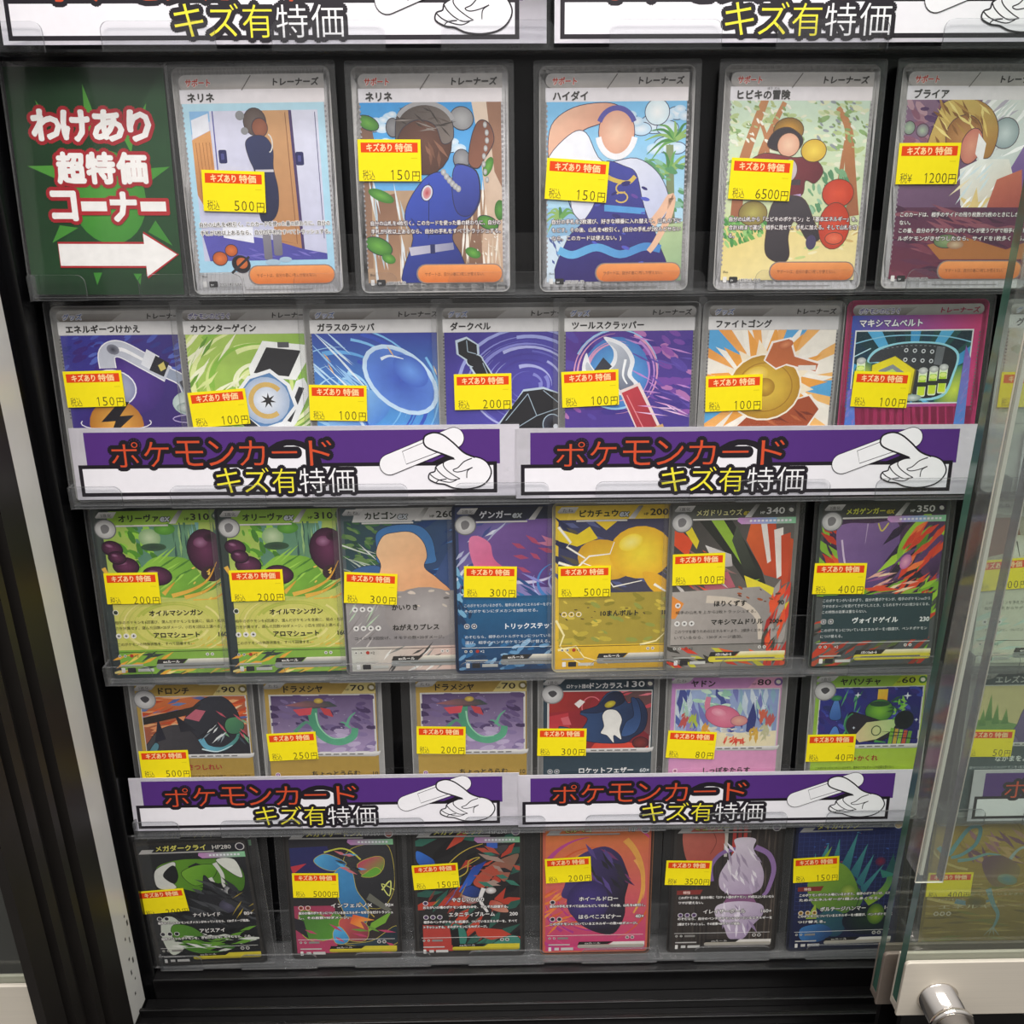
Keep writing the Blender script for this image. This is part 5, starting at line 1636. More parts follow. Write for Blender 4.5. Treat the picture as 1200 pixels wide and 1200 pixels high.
def art_blaze(q):
    q.rect(3, 60.6, 3, 86, ('#e0803c', '#c83c78', (20, 6), (34, 74)))
    rd = random.Random(3)
    for k in range(46):
        a = rd.uniform(0, 2 * PI)
        r = rd.uniform(10, 60)
        q.arc(30, 44, r, r * 1.1, a, a + rd.uniform(0.5, 1.3), rd.uniform(0.8, 3.4), rd.choice(['#e89a44', '#d8602f', '#e0508c', '#c04a94', '#f0b060'] if math.sin(a) < 0 else ['#d84a80', '#c03c88', '#e86a70', '#b03c8c']), 0.2)
    q.arc(30, 40, 28, 36, -0.9, 0.6, 4.0, '#e8a850', 1)
    q.slash((3, 20, 46, 70), ['#e8803c', '#f09a50', '#d8603c'], 20, 14, 1.6, -0.6, 4)
    # a large dark violet bean shape
    q.blob([(18, 25), (26, 19), (36, 16), (44, 21), (48, 30), (50, 38), (48, 50), (48, 62), (42, 74), (30, 72), (20, 64), (17, 52), (12, 48), (14, 40), (15, 32)], ('#4a3c78', '#2a2430', (18, 26), (48, 44)))
    q.ell(27, 52, 12, 14, '#4a3a84', '#3a2f60')
    q.slash((26, 50, 18, 46), ['#2a2832', '#5c4a8c', '#7a3c6c', '#34303c'], 18, 12, 2.6, 0.9, 6)


def art_stage(q):
    q.rect(3, 60, 3, 86, ('#302a28', '#3a332f', (0, 0), (50, 86)))
    for x, c in ((34, '#b83c36'), (37, '#9c302e'), (40, '#c0443c'), (42.4, '#7c2a28')):
        q.rect(x, x + 2, 3, 30, c)
    q.rect(29.4, 31.4, 3, 24, '#c8c2b8')
    q.slash((42, 60, 4, 80), ['#4a423c', '#282320', '#5a5048'], 40, 30, 1.1, 1.56, 2, 0.02)
    q.slash((3, 30, 4, 80), ['#3c3532', '#262120', '#443c38'], 26, 30, 1.1, 1.56, 3, 0.02)
    q.blob([(6, 10), (10, 5), (22, 4), (29, 8), (29, 20), (24, 28), (16, 32), (9, 26)], ('#c06a5a', '#a84e44', (8, 6), (24, 30)))
    q.stroke([(22, 6), (25, 14), (22, 22)], 0.4, '#7c3a34')
    # pale lavender urns with violet ribbons
    q.stroke([(36, 19), (28, 22), (23, 30), (24, 40)], 2.6, '#8a6aa4', 2.0)
    q.stroke([(47, 18), (55, 23), (58.4, 33), (56, 46), (53.6, 50)], 3.4, '#9a78b0', 2.0, 6)
    q.blob([(35, 13), (41, 11.6), (47, 13), (46, 19), (50, 27), (53, 36), (52, 45), (46, 49), (36, 49), (29, 45), (28, 36), (32, 27), (36, 19)], ('#e2d8e4', '#b8a4c0', (34, 12), (48, 48)))
    q.slash((31, 50, 18, 46), ['#efe8f0', '#a898b0', '#c8b8d0'], 22, 10, 1.7, 1.2, 5, 0.4)
    q.poly([(34, 49), (47, 49), (50, 55), (31, 55)], '#8c5a84')
    q.blob([(28, 56), (40, 53.6), (53, 56), (54, 63), (49, 70), (44, 79), (36, 79), (32, 70), (27, 63)], ('#dccfe0', '#a892b4', (30, 56), (48, 78)))
    q.slash((30, 50, 58, 76), ['#efe6f2', '#9a84a8'], 14, 10, 1.6, 1.3, 6, 0.4)


def art_spikes(q):
    q.rect(3, 60, 3, 86, ('#2c3468', '#171c38', (10, 6), (30, 86)))
    for i in range(20):
        q.rect(3 + i * 3, 3.25 + i * 3, 9, 60, '#39447e')
        q.rect(3, 60, 9 + i * 2.8, 9.25 + i * 2.8, '#39447e')
    q.dabs((4, 59, 9, 40), ['#4a78c0', '#6ab0d8', '#8a4468', '#3f5ca8'], 26, 0.8, 0, 3)
    q.ell(50, 29, 3, 3, '#8a2c44', '#4a2c54')
    for pts in ([(12, 36), (20, 16), (20, 34)], [(22, 32), (26, 13), (27, 32)], [(27, 33), (36, 9.6), (33, 34)], [(33, 36), (42, 17), (38, 40)], [(37, 42), (46, 24), (41, 46)], [(40, 46), (52, 31), (42, 51)], [(11, 33), (13, 22), (14, 32)]):
        q.poly(pts, ('#4f9c9c', '#2f6a78', pts[1], pts[0]))
    q.poly([(11, 36), (22, 18), (18, 32), (24, 28), (22, 38)], '#94b834')
    q.blob([(10, 40), (16, 34), (26, 29), (33, 34), (38, 44), (42, 54), (36, 62), (22, 62), (12, 54)], ('#86ac3c', '#547c34', (14, 32), (38, 60)))
    q.ell(33, 49, 4.6, 5.6, '#b4c458', '#6a8c34')
    q.stroke([(38, 44), (40, 52), (38, 60)], 0.5, '#2c4a30')
    q.stroke([(44, 56), (52, 50), (56, 42), (55, 34)], 5.6, ('#94b434', '#3c7c58', (44, 56), (55, 36)), 2.6)
    q.poly([(53, 37), (57, 24), (60, 37)], '#2f5c5c')
    q.poly([(50, 34), (60, 38), (52, 40)], '#3c8478')
    q.ell(50, 65, 5, 7.6, '#98b43c', '#4a7030')
    q.ell(49.4, 68, 2.4, 2.6, '#d8dc80', '#98b43c')
    q.poly([(10, 66), (15, 56), (17, 66)], '#a4bc44')
    q.blob([(16, 66), (24, 60), (34, 66), (30, 78), (20, 76)], ('#2f6068', '#24485c', (18, 62), (32, 76)))
    q.blob([(8, 72), (20, 70), (26, 76), (18, 82), (8, 80)], ('#3c78b4', '#24406c', (10, 72), (24, 80)))
    q.ell(45, 68, 14, 10, '#233a2c', '#171c30')
    q.ell(50, 64, 5, 7, '#98b43c', '#44682e')


def art_gold(q):
    q.rect(1.6, 61.4, 1.6, 86.4, ('#c8a648', '#8f7a2c', (20, 2), (30, 86)))
    swirl(q, 30, 14, ['#d8bc64', '#b8923c', '#a88634', '#e0c878'], 40, 6, 70, 1.3, 4, 0.7)
    q.slash((2, 61, 40, 84), ['#a08a34', '#7c6a28', '#b8a048', '#8a8a3a'], 40, 24, 1.6, 0.08, 5, 0.15)
    q.slash((20, 50, 12, 36), ['#c89878', '#b87c84', '#8a5a6c', '#d8b070'], 26, 14, 2.6, 0.7, 6, 0.5)
    # a plain looping teal ribbon
    q.stroke([(4, 20), (10, 25), (14, 18), (20, 8), (26, 8), (25, 18), (18, 25), (12, 27)], 2.8, ('#7fb4b8', '#5c9aa4', (8, 24), (26, 8)), 2.0)
    q.stroke([(16, 29), (24, 28), (32, 25), (40, 26)], 2.4, '#86b4b0', 1.0)
    q.stroke([(42, 40), (46, 28), (50, 22), (56, 20)], 2.6, '#b8c8c0', 1.2)
    q.blob([(30, 30), (40, 26), (52, 34), (50, 44), (38, 46)], ('#7c5468', '#a08a4c', (32, 30), (50, 44)))
    q.ell(46, 42, 6, 3.4, '#6fa0a8', '#8a9a78', 0.3)
    q.stroke([(36, 48), (40, 58), (44, 66), (42, 76)], 3.4, '#7ca4a4', 1.2)
    q.stroke([(18, 56), (28, 58), (38, 56)], 3.4, '#7ca0ac', 1.4)
    for a in (-0.6, -0.2, 0.2, 0.6):
        q.stroke([(42, 74), (42 + 8 * math.sin(a), 80)], 0.9, '#a8b4a0', 0.2, 0)
    q.ell(30, 57, 6, 4, '#5c5a34', '#8f7a2c')


# ================================================================== BANNERS AND SIGN
def banner(name, x0, x1, row, z0, z1, label, group, skew=0.0, roll=0.0, off=-0.0027, mir=0.0):
    """Printed paper strip standing behind the lip of a shelf; drawn on a 206 x 32 mm layout."""
    p = Print()
    BW, BH = 206.0, 32.0
    p.rect(0, BW, 0, BH, '#f1eef4')
    p.rect(6.4, 197, 2.0, 17.4, '#55307e')
    p.clip = (0, BW, 0, BH)
    p.rect(2.2, 195.6, 16.4, 30.6, '#211c24')
    p.rect(3.9, 193.9, 18.1, 28.9, '#f1eef4')
    # white ball peeking out behind the words
    p.clip = (0, BW, 0, 19)
    p.ell(100.4, 18.5, 14.4, 12.8, '#211c24')
    p.ell(100.4, 19.4, 12.0, 11.0, '#f1eef4')
    p.clip = (0, BW, 0, BH)
    for ch, x, w in zip('ポケモンカード', (18.0, 33.0, 47.6, 62.6, 76.8, 91.8, 109.0), (12.6, 11.6, 12.6, 11.8, 11.8, 11.6, 10.4)):
        h = None if ch == 'ー' else 11.2
        if ch == 'ー':
            p.rr(x - 2.2, x + w + 2.2, 8.9, 14.2, 2.4, '#211c24')
            p.rect(x, x + w, 11.0, 11.9, '#d4502e')
        else:
            p.text(ch, x, 17.0, 12, '#d4502e', w=w, h=h, outline='#211c24', ow=1.9, thin=-0.006)
    for ch, x, w, c in zip('キズ有特価', (65.2, 78.0, 91.0, 103.6, 117.0), (11.0, 11.6, 11.2, 11.8, 12.0), ('#f2e63a', '#f2e63a', '#f2e63a', '#f4f2f4', '#f4f2f4')):
        p.text(ch, x, 28.9, 12, c, w=w, h=11.2, outline='#211c24', ow=1.75, thin=-0.006)
    # white hand holding out a sticking plaster
    ox, oy, k = 141.0, 1.4, 0.0925
    T = lambda pts: [(ox + (x - 365) * k, oy + (y - 100) * k) for x, y in pts]
    def cap(pts, w, c):
        a, b = T(pts)
        p.ell(a[0], a[1], w / 2, w / 2, c)
        p.ell(b[0], b[1], w / 2, w / 2, c)
        p.stroke([a, b], w, c, None, 0)
    cap([(416, 273), (742, 147)], 9.6, '#211c24')
    cap([(416, 273), (742, 147)], 9.0, '#f4f2f6')
    p.stroke(T([(483, 210), (600, 164), (690, 205), (500, 272)]), 0.32, '#211c24', None, 0, True)
    p.poly(T([(630, 262), (700, 232), (790, 240), (700, 262)]), '#211c24')
    fist = [(690, 262), (720, 250), (760, 248), (800, 246), (850, 240), (900, 262), (926, 310), (908, 355), (866, 384), (800, 396), (735, 390), (690, 372), (650, 366), (612, 345), (616, 318), (642, 308), (650, 284)]
    p.poly(p.curve(T(fist), 5, True), '#f4f2f6')
    p.stroke(T(fist), 0.62, '#211c24', None, 5, True)
    fing = [(592, 165), (600, 138), (640, 122), (690, 134), (740, 172), (790, 218), (850, 244), (830, 262), (760, 262), (740, 246), (690, 226), (636, 206), (606, 190)]
    p.poly(p.curve(T(fing), 5, True), '#f4f2f6')
    p.stroke(T([(740, 246), (690, 226), (636, 206), (600, 186), (590, 160), (602, 134), (645, 121), (690, 134), (740, 172), (790, 218), (846, 242)]), 0.75, '#211c24')
    for ln in ([(690, 258), (686, 280), (704, 304), (740, 330), (768, 345)], [(646, 284), (660, 308), (690, 334), (726, 350), (768, 345)], [(614, 318), (640, 340), (680, 356), (720, 362), (752, 350)],
               [(830, 246), (790, 262), (760, 290), (734, 302), (752, 312), (790, 306), (832, 290)], [(832, 290), (806, 308), (802, 342)], [(700, 346), (660, 352), (646, 366)]):
        p.stroke(T(ln), 0.5, '#211c24', 0.4)
    W_, H_ = (x1 - x0), (z1 - z0)
    o = p.build(name, M_PAPER, None, BW, BH, front=0.0003, step=3e-6, extra=board(BW, BH, 0.3, 0, '#f1eef4'))
    o.location = ((x0 + x1) / 2000, off - math.tan(-LEAN) * z0 / 1000, ROWZ[row] + z0 / 1000)
    o.rotation_euler = (-LEAN, math.radians(roll), 0)
    o.scale = (W_ / BW, 1, H_ / BH)
    tag(o, label, 'banner', group)
    return o


BG = 'printed paper banners on the shelf lips'
banner('paper_banner', -187.6, 20.4, 0, 1.4, 34.0, 'purple and white paper banner cut off by the picture top, over the arrow sign', BG)
banner('paper_banner', 23.4, 231.0, 0, 1.4, 34.0, 'purple and white paper banner cut off by the picture top, right of its twin', BG)
banner('paper_banner', -192.4, 9.6, 2, 2.2, 35.4, 'purple banner with orange lettering under the seven-card shelf, beside the aluminium strip', BG, off=-0.0024)
banner('paper_banner', 8.0, 219.4, 2, 0.9, 33.6, 'purple banner with orange lettering across the pink-bordered card, beside the glass doors', BG, off=-0.0030)
banner('paper_banner', -195.6, 9.2, 4, 1.6, 33.4, 'purple banner with orange lettering under the gold-bordered cards, beside the aluminium strip', BG, off=-0.0024)
banner('paper_banner', 8.6, 218.0, 4, 0.9, 32.2, 'purple banner with orange lettering under the pink and green cards, beside the glass doors', BG, off=-0.0030)
banner('paper_banner', 251.0, 457.0, 4, -0.2, 31.0, 'banner seen through the sliding glass, only its first letter inside the picture', BG, roll=0)
banner('paper_banner', 240.4, 446.0, 2, -0.2, 32.0, 'white sliver of a banner at the picture edge, behind the sliding glass', BG)


def arrow_sign():
    r = empty('arrow_sign', (-0.1640, 0, ROWZ[1]), (-LEAN, math.radians(0.5), math.radians(0.6)))
    tag(r, 'dark green sign with white red-edged lettering and a white arrow pointing right', 'sign')
    p = Print()
    p.rect(0, 63, 0, 88, '#1d4a26')
    p.clip = (0, 63, 0, 88)
    g = ('#4f9a36', '#3d8a30', (20, 30), (40, 70))
    for t in ([(30.4, 6), (35.2, 22), (29.6, 24)], [(4.6, 37), (18, 36.6), (18, 43)], [(62, 37), (50, 38), (53, 43)], [(11, 12), (16, 20), (13, 20)], [(55, 13), (50, 20), (53.6, 20)],
              [(10.6, 67), (14.6, 60), (22, 61)], [(60, 68), (54, 58), (50.6, 62.6)], [(27, 84), (26, 79), (29.6, 79)], [(45, 84), (42.6, 79.4), (46, 79.4)], [(47, 32), (44, 25), (49, 24)]):
        p.poly(t, g)
    p.ell(35.6, 49, 15.4, 18.4, '#4f9e38', '#3f8c30', n=30)
    def word(t, xs, ws, y, h):
        for ch, x, w in zip(t, xs, ws):
            if ch == 'ー':
                continue
            p.text(ch, x, y, 10, '#b3242c', w=w, h=h, outline='#a81f2a', ow=1.9, bold=0.2)
        for ch, x, w in zip(t, xs, ws):
            if ch == 'ー':
                continue
            p.text(ch, x, y, 10, '#f6f4f2', w=w, h=h, bold=0.62)
    word('わけあり', (8.6, 20.6, 33.0, 47.0), (11.0, 10.6, 11.6, 8.6), 26.4, 11.0)
    word('超特価', (16.6, 28.6, 41.0), (10.8, 10.8, 11.4), 42.4, 11.4)
    word('コーナー', (12.6, 24.4, 36.2, 48.6), (9.6, 10.4, 10.6, 10.4), 57.6, 10.8)
    for x, w in ((24.4, 10.4), (48.6, 10.4)):
        p.rr(x - 1.4, x + w + 1.4, 49.2, 56.0, 0.8, '#b3242c')
        p.rect(x, x + w, 50.6, 54.4, '#f6f4f2')
    ar = [(13.0, 67.4), (48.4, 67.4), (48.4, 63.2), (61.6, 71.6), (48.4, 80.6), (48.4, 76.2), (13.0, 76.2)]
    p.stroke(ar, 1.7, '#b3242c', None, 0, True)
    p.poly(ar, '#f6f4f2')
    o = p.build('printed_face', M_CARD, r, 63, 88, extra=board(63, 88, 0.3, 0, '#1d4a26'))
    o.location = (0, 0, 0.0005)
    s = Solid().prism_xz(rrect(-0.0328, 0.0330, 0, 0.0903, 0.0012, 3), -0.00115, 0.0003, 0, 1)
    s.build('clear_sleeve', [M_SLEEVE, M_FILMEDGE], r)['label'] = 'clear plastic sleeve'


arrow_sign()

# ================================================================== CARDS, SHELF BY SHELF
AW = (3.0, 60.0, 13.4, 85.0)
G1, G2, G3, G4, G5 = ('price-tagged cards on the top shelf', 'price-tagged cards on the second shelf', 'price-tagged cards on the third shelf',
                      'price-tagged cards on the fourth shelf', 'price-tagged cards on the lowest shelf')
RA = ('自分の山札を4枚引く。このカードを使った番の終わりに、自分の', '手札が5枚以上あるなら、自分の手札をすべてトラッシュする。')
card(-96.4, 1, '#b4b2b0', base_super, art_doors, (3, 60, 13.4, 84), top_super('ネリネ', '232/187 SAR', rules=RA, y0=60.6), 'sleeved card with a pale blue border, white doors, 500 yen sticker, beside the sign', G1, (8.4, 38.3, 2.6, '500'), roll=-0.6)
card(-25.6, 1, '#b4b2b0', base_super, art_jungle, (3, 60, 13.4, 84), top_super('ネリネ', '188/187 SR', rules=RA, y0=60.6, dark=True), 'sleeved card with blue cloth among brown tree trunks and a 150 yen sticker', G1, (1.5, 27.2, 0.6, '150'), roll=-0.2)
card(50.0, 1, '#b4b2b0', base_super, art_beach, (3, 60, 13.4, 84), top_super('ハイダイ', '125/102 SR', rules=('自分の手札を2枚選び、好きな順番に入れ替えて、山札の下に', 'もどす。その後、山札を4枚引く。(自分の手札が2枚もどせない', 'なら、このカードは使えない。)'), y0=60.4, dark=True), 'sleeved card with a blue beach sky, palms and violet cloth, 150 yen sticker', G1, (3.2, 34.5, 4.1, '150'), roll=-0.3)
card(124.0, 1, '#b4b2b0', base_super, art_forest, (3, 60, 13.4, 84), top_super('ヒビキの冒険', '189/063 SAR', furi=('ぼう  けん', 17.6), rules=('自分の山札から「ヒビキのポケモン」と「基本エネルギー」を、', '合計3枚まで選び、相手に見せて、手札に加える。そして山札を切', 'る。'), y0=60.0, dark=True), 'sleeved card with a sunny pale forest and a 6500 yen sticker', G1, (4.6, 35.1, 2.4, '6500'), roll=0.3)
card(196.0, 1, '#b4b2b0', base_super, art_maroon, (3, 60, 13.4, 84), top_super('ブライア', '132/102 SAR', rules=('このカードは、相手のサイドの残り枚数が2枚のときにしか使え', 'ない。', 'この番、自分のテラスタルのポケモンが使うワザで相手のバト', 'ルポケモンがきぜつしたなら、サイドを1枚多くとる。'), y0=58.6, gap=3.2, dark=True), 'sleeved maroon and gold card with a 1200 yen sticker, partly behind the glass', G1, (1.3, 29.9, -0.3, '1200', '税¥'), roll=0.3)

IW = (3.2, 59.8, 12.6, 60)
YW = 1.0
card(-162.6, 2, '#a9a8a6', base_item(), art_lamp, IW, top_item('エネルギーつけかえ'), 'silver-bordered card with a bent white pipe lamp on indigo and a 150 yen sticker', G2, (2.3, 28.1, -0.7, '150'), yaw=YW)
card(-108.2, 2, '#a9a8a6', base_item(), art_case, IW, top_item('カウンターゲイン', True), 'card with a hinged black case on lime green swirls and a 100 yen sticker', G2, (1.7, 38.0, -4.0, '100'), yaw=YW)
card(-53.0, 2, '#a9a8a6', base_item(), art_horn, IW, top_item('ガラスのラッパ'), 'card with a big glass horn on bright blue and a 100 yen sticker', G2, (0.6, 34.8, 1.7, '100'), yaw=YW)
card(5.2, 2, '#a9a8a6', base_item(), art_bell, IW, top_item('ダークベル'), 'card with a faceted black bell on violet swirls and a 200 yen sticker', G2, (7.0, 30.8, -0.4, '200'), yaw=YW)
card(58.8, 2, '#a9a8a6', base_item(), art_wrench, IW, top_item('ツールスクラッパー'), 'card with a red-handled spanner on purple haze and a 100 yen sticker', G2, (1.2, 30.2, -2.3, '100'), yaw=YW)
card(121.9, 2, '#a9a8a6', base_item(), art_gong, IW, top_item('ファイトゴング'), 'card with a golden gong on an orange and blue zigzag burst, 100 yen sticker', G2, (2.5, 33.0, -2.4, '100'), yaw=0.2, roll=0.4)
card(186.6, 2, '#cf3c78', base_item(2), art_belt, (3, 60.5, 13, 60), top_item('マキシマムベルト', True, 2), 'pink-bordered card with a black belt and yellow hexagon buckle, 100 yen sticker', G2, (5.4, 30.8, 2.4, '100'), yaw=0.0, roll=-0.3)
card(256.3, 2, '#a9a8a6', base_item(), art_grey, IW, top_item('グッズ'), 'pale grey card on the second shelf, at the picture edge behind the glass doors', G2, (2.0, 32.0, 0.0, '100'), yaw=0.0)

EW = (1.6, 61.4, 1.6, 86.4)
OL = [('n', 'オイルマシンガン', 22, 55.0, ''), ('e', 53.0, 1, '#3f4c34'), ('t', '相手のポケモンを6回選び、選んだポケモンを全員に、弱点・抵抗', 59.0, 53), ('t', '力を計算せず、選んだ回数×20ダメージ。(1匹を2回以上選べる。)', 62.0, 53), ('n', 'アロマシュート', 23, 66.6, '160'), ('e', 65.4, 3), ('t', 'このポケモンの特殊状態を、すべて回復する。', 70.6, 36)]
TY = 1.3
card(-161.5, 3, '#3c4748', base_ex('#3c4748', '#3c4748'), art_olive, EW, top_ex('オリーヴァ', '310', OL, head=('#8cb43c', '#9cc04a', (10, 2), (60, 2))), 'olive green card with purple olives, 200 yen sticker, at the strip end of its shelf', G3, (3.0, 32.3, 0.2, '200', '税込', 0.6), yaw=TY)
card(-103.0, 3, '#3c4748', base_ex('#3c4748', '#3c4748'), art_olive, EW, top_ex('オリーヴァ', '310', OL, head=('#8cb43c', '#9cc04a', (10, 2), (60, 2))), 'second olive green card with purple olives, overlapping its twin', G3, (4.4, 31.7, -0.2, '200', '税込', 0.5), yaw=TY)
card(-45.2, 3, '#8a8a88', base_ex('#77777a', '#6a6a6e'), art_hill, EW, top_ex('カビゴン', '260', [('n', 'かいりき', 24, 53.6, ''), ('e', 53, 3), ('n', 'ねがえりプレス', 24, 64.2, '130'), ('e', 63, 4), ('t', 'コインを3回投げ、オモテの数×20ダメージ。', 69, 44)], stage='たね', evo=False, head=('#d8d6d2', '#c4c2be', (10, 2), (60, 2))), 'grey card with a smooth peach mound and a 300 yen sticker', G3, (2.0, 33.0, 4.0, '300'), yaw=TY)
card(9.2, 3, '#2f3850', base_ex('#39425e', '#2c3a5c'), art_violet, EW, top_ex('ゲンガー', '', [('t', 'このポケモンがいるかぎり、相手は手札からエネルギーをポケモンにつけるたび、', 52.4, 56), ('t', 'そのポケモンにダメカンを2個のせる。', 55.4, 36), ('n', 'トリックステップ', 25, 64.2, '160'), ('e', 62.6, 2, '#2a3144', '#e8e6f0'), ('t', 'のぞむなら、相手のバトルポケモンについているエネルギーを', 69, 54), ('t', '選び、相手のベンチポケモンにつけ替える。', 72, 42)], tcol='#eef2f6', ncol='#f0f0f4', head=('#2a2c38', '#31384c', (10, 2), (60, 2))), 'deep blue card with violet swirls and a 300 yen sticker, under the plain yellow one', G3, (5.3, 30.9, 1.7, '300'), yaw=TY)
card(57.1, 3, '#c4b890', base_ex('#b8b4a4', '#d8b834'), art_sparks, EW, top_ex('ピカチュウ', '200', [('n', '10まんボルト', 24, 58.0, '180'), ('e', 57, 3, '#e0c040')], stage='たね', evo=False, head=('#f0d048', '#e0bc3c', (10, 2), (60, 2))), 'bright yellow card with a round yellow form and white sparks, 500 yen sticker', G3, (2.9, 31.6, 0.0, '500'), yaw=TY)
card(113.0, 3, '#77756f', base_ex('#84827c', '#6c6a64'), art_shards, EW, top_ex('メガドリュウズ', '340', [('n', 'ほりくずす', 24, 53.6, '90'), ('e', 53, 1), ('t', '相手の山札を上から2枚トラッシュする。', 57.4, 40), ('n', 'マキシマムドリル', 23, 63.4, '200+'), ('e', 62.6, 3), ('t', 'このワザを使うための2エネルギーより、2個多くエネルギーがつ', 67.6, 52), ('t', 'いているなら、130ダメージ追加。', 70.8, 34)], stage='1進化', mega=True, bar='#d8cc40', ruletxt='メガシンカexルール', ncol='#e4e0a0', icon='#5a5a58', head=('#5c5e56', '#4a4c46', (10, 2), (60, 2))), 'grey card with orange, yellow and green shards and a 100 yen sticker', G3, (2.3, 26.2, -1.0, '100'), yaw=TY)
card(186.3, 3, '#565c58', base_ex('#5a5f5c', '#454a4a'), art_slashes, EW, top_ex('メガゲンガー', '350', [('t', 'このポケモンがいるかぎり、自分の悪ポケモンが、相手のポケモンexから', 52.0, 53), ('t', 'ワザのダメージを受けてきぜつしたとき、とられるサイドは1枚少なくなる。', 55.0, 53), ('t', 'この特性の効果は重ならない。', 58.0, 22), ('n', 'ヴォイドゲイル', 20.4, 63.4, '230'), ('e', 62.4, 2, '#22262a', '#e8e6f0'), ('t', 'このポケモンについているエネルギーを1個選び、ベンチポケモン', 67.8, 53), ('t', 'につけ替える。', 71, 11)], stage='2進化', mega=True, bar='#d8cc40', ruletxt='メガシンカexルール', ncol='#dce05a', tcol='#eef0ee', icon='#3a3440', box=(5.0, 59.0, 48.6, 73.2, '#2f4448'), head=('#4a4c48', '#3c403c', (10, 2), (60, 2))), 'dark card with violet and lime slashes and a teal text panel, 400 yen sticker', G3, (-0.6, 31.3, 1.3, '400'), yaw=0.0, roll=-0.9)
card(266.7, 3, '#c8c8bc', base_ex('#c0c0b4', '#cfd0c4'), art_straw, EW, top_ex('ニャース', '', [('n', 'のてぐち', 30, 50.6, ''), ('t', 'このポケモンを手札からベンチに出したとき、1回使える。', 54.4, 50), ('t', '自分の山札からサポートを1枚選ぶ。', 57.4, 34), ('n', 'しっぽをまく', 28, 64.4, '60'), ('e', 64, 3), ('t', 'このポケモンと、ついているすべてのカードを、手札にもどす。', 69, 50)], stage='たね', evo=False, head=('#d8d6cc', '#c8c8bc', (10, 2), (60, 2))), 'straw and cream card with a 700 yen sticker, seen through the sliding glass', G3, (-2.4, 31.7, -4.0, '700'), yaw=0.0)

BW4 = (5.4, 59.0, 9.8, 43.2)
GOLD = ('#c0a050', '#a88a3c', (3, 3), (60, 60))
RW = dict(rigid=True)
card(-158.7, 4, '#bdbcba', base_basic('#b4b3b1', GOLD), art_dusk, BW4, top_basic('ドロンチ', '90', [('n', 'ていさつしれい', 18, 52.0, '', '#a8342c'), ('t', '自分の番に1回使える。自分の山札を上から2枚見て、どちらか1枚を', 57.0, 52), ('t', '選び、手札に加える。', 60.2, 22)], '1進化', True, nx=15.0), 'gold card with an orange dusk sky and black peaks, 500 yen sticker', G4, (1.2, 40.3, -0.8, '500'), sl=(-0.0338, 0.0338, 0.0905), **RW)
RB = [('n', 'ちょっとうらむ', 24.6, 57.0, '10'), ('e', 56.0, 1, '#8a5a9c', '#d8c0e0')]
card(-93.0, 4, '#bdbcba', base_basic('#b4b3b1', GOLD), art_ribbon, BW4, top_basic('ドラメシヤ', '70', RB), 'gold card with a green ribbon on dusky purple, 250 yen sticker', G4, (2.4, 31.3, -2.3, '250'), roll=0.1, **RW)
card(-15.2, 4, '#bdbcba', base_basic('#b4b3b1', GOLD), art_ribbon, BW4, top_basic('ドラメシヤ', '70', RB), 'gold card with a green ribbon on dusky purple, 200 yen sticker', G4, (2.7, 28.1, 1.5, '200'), **RW)
card(50.5, 4, '#bdbcba', base_basic('#b4b3b1', '#2f424e'), art_plume, BW4, top_basic('ドンカラス', '130', [('n', 'ロケットフェザー', 22, 57.4, '60×', '#f2f0ee'), ('e', 56.4, 2, '#2c3640', '#e8e6f0'), ('t', '自分の手札から、名前に「ロケット団」とつくサポートを好きなだけ', 62.0, 52)], '1進化', True, ncol='#f2f0ee', tcol='#dfe4e6', icon='#4a4a58', hi='#263640', nx=27.0), 'dark slate card with navy cloth and a white tassel on red, 300 yen sticker', G4, (0.0, 30.4, 0.9, '300'), **RW)
card(116.9, 4, '#bdbcba', base_basic('#b9b7b4', ('#c48ac8', '#e4a0c0', (3, 3), (40, 60))), art_reef, BW4, top_basic('ヤドン', '80', [('n', 'しっぽをたらす', 21.6, 58.4, ''), ('e', 57.0, 1, '#e4a0c0'), ('t', '自分の山札からたねポケモンを1枚選び、相手に見せて、手札に', 63.0, 52)], hi='#eca8c8', icon='#7c5a9c'), 'pink-framed card with a coral reef picture and an 80 yen sticker', G4, (2.0, 32.6, 3.2, '80'), **RW)
card(192.8, 4, '#bdbcba', base_basic('#b4b3b1', ('#8cbc4a', '#b8d040', (3, 3), (50, 60))), art_teapot, BW4, top_basic('ヤバソチャ', '60', [('n', 'おちゃかくれ', 17, 52.4, '', '#a8342c'), ('t', 'このポケモンがベンチにいるかぎり、相手のワザのダメージや効果を受けない。', 57.4, 42)], '1進化', True, hi='#c8d838', icon='#4c7a3a', nx=15.4), 'lime green card with a navy night picture and a 40 yen sticker', G4, (0.2, 36.0, 0.6, '40'), roll=-0.6, **RW)
card(275.2, 4, '#bdbcba', base_basic('#b4b3b1', '#44555a'), art_cactus, BW4, top_basic('エレズン', '', [('n', 'なかまをよぶ', 19, 54.0, '', '#f0f0ee'), ('t', '自分の山札からたねポケモンを1枚選び、ベンチに出す。', 58.6, 46)], ncol='#f0f0ee', tcol='#dfe4e6', hi='#3c4c52'), 'dark slate card with a violet boulder among green spikes, 50 yen sticker, behind the glass', G4, (1.3, 34.7, 0.9, '50'), sl=(-0.0345, 0.0345, 0.0910), **RW)

FW = (2.6, 60.4, 2.6, 85.4)


def base_dark(c='#2a2726', f='#33302e'):
    def b(p):
        p.rr(0.4, 62.6, 0.4, 87.6, 2.6, c)
        p.rr(1.4, 61.6, 1.4, 86.6, 2.0, f)
    return b


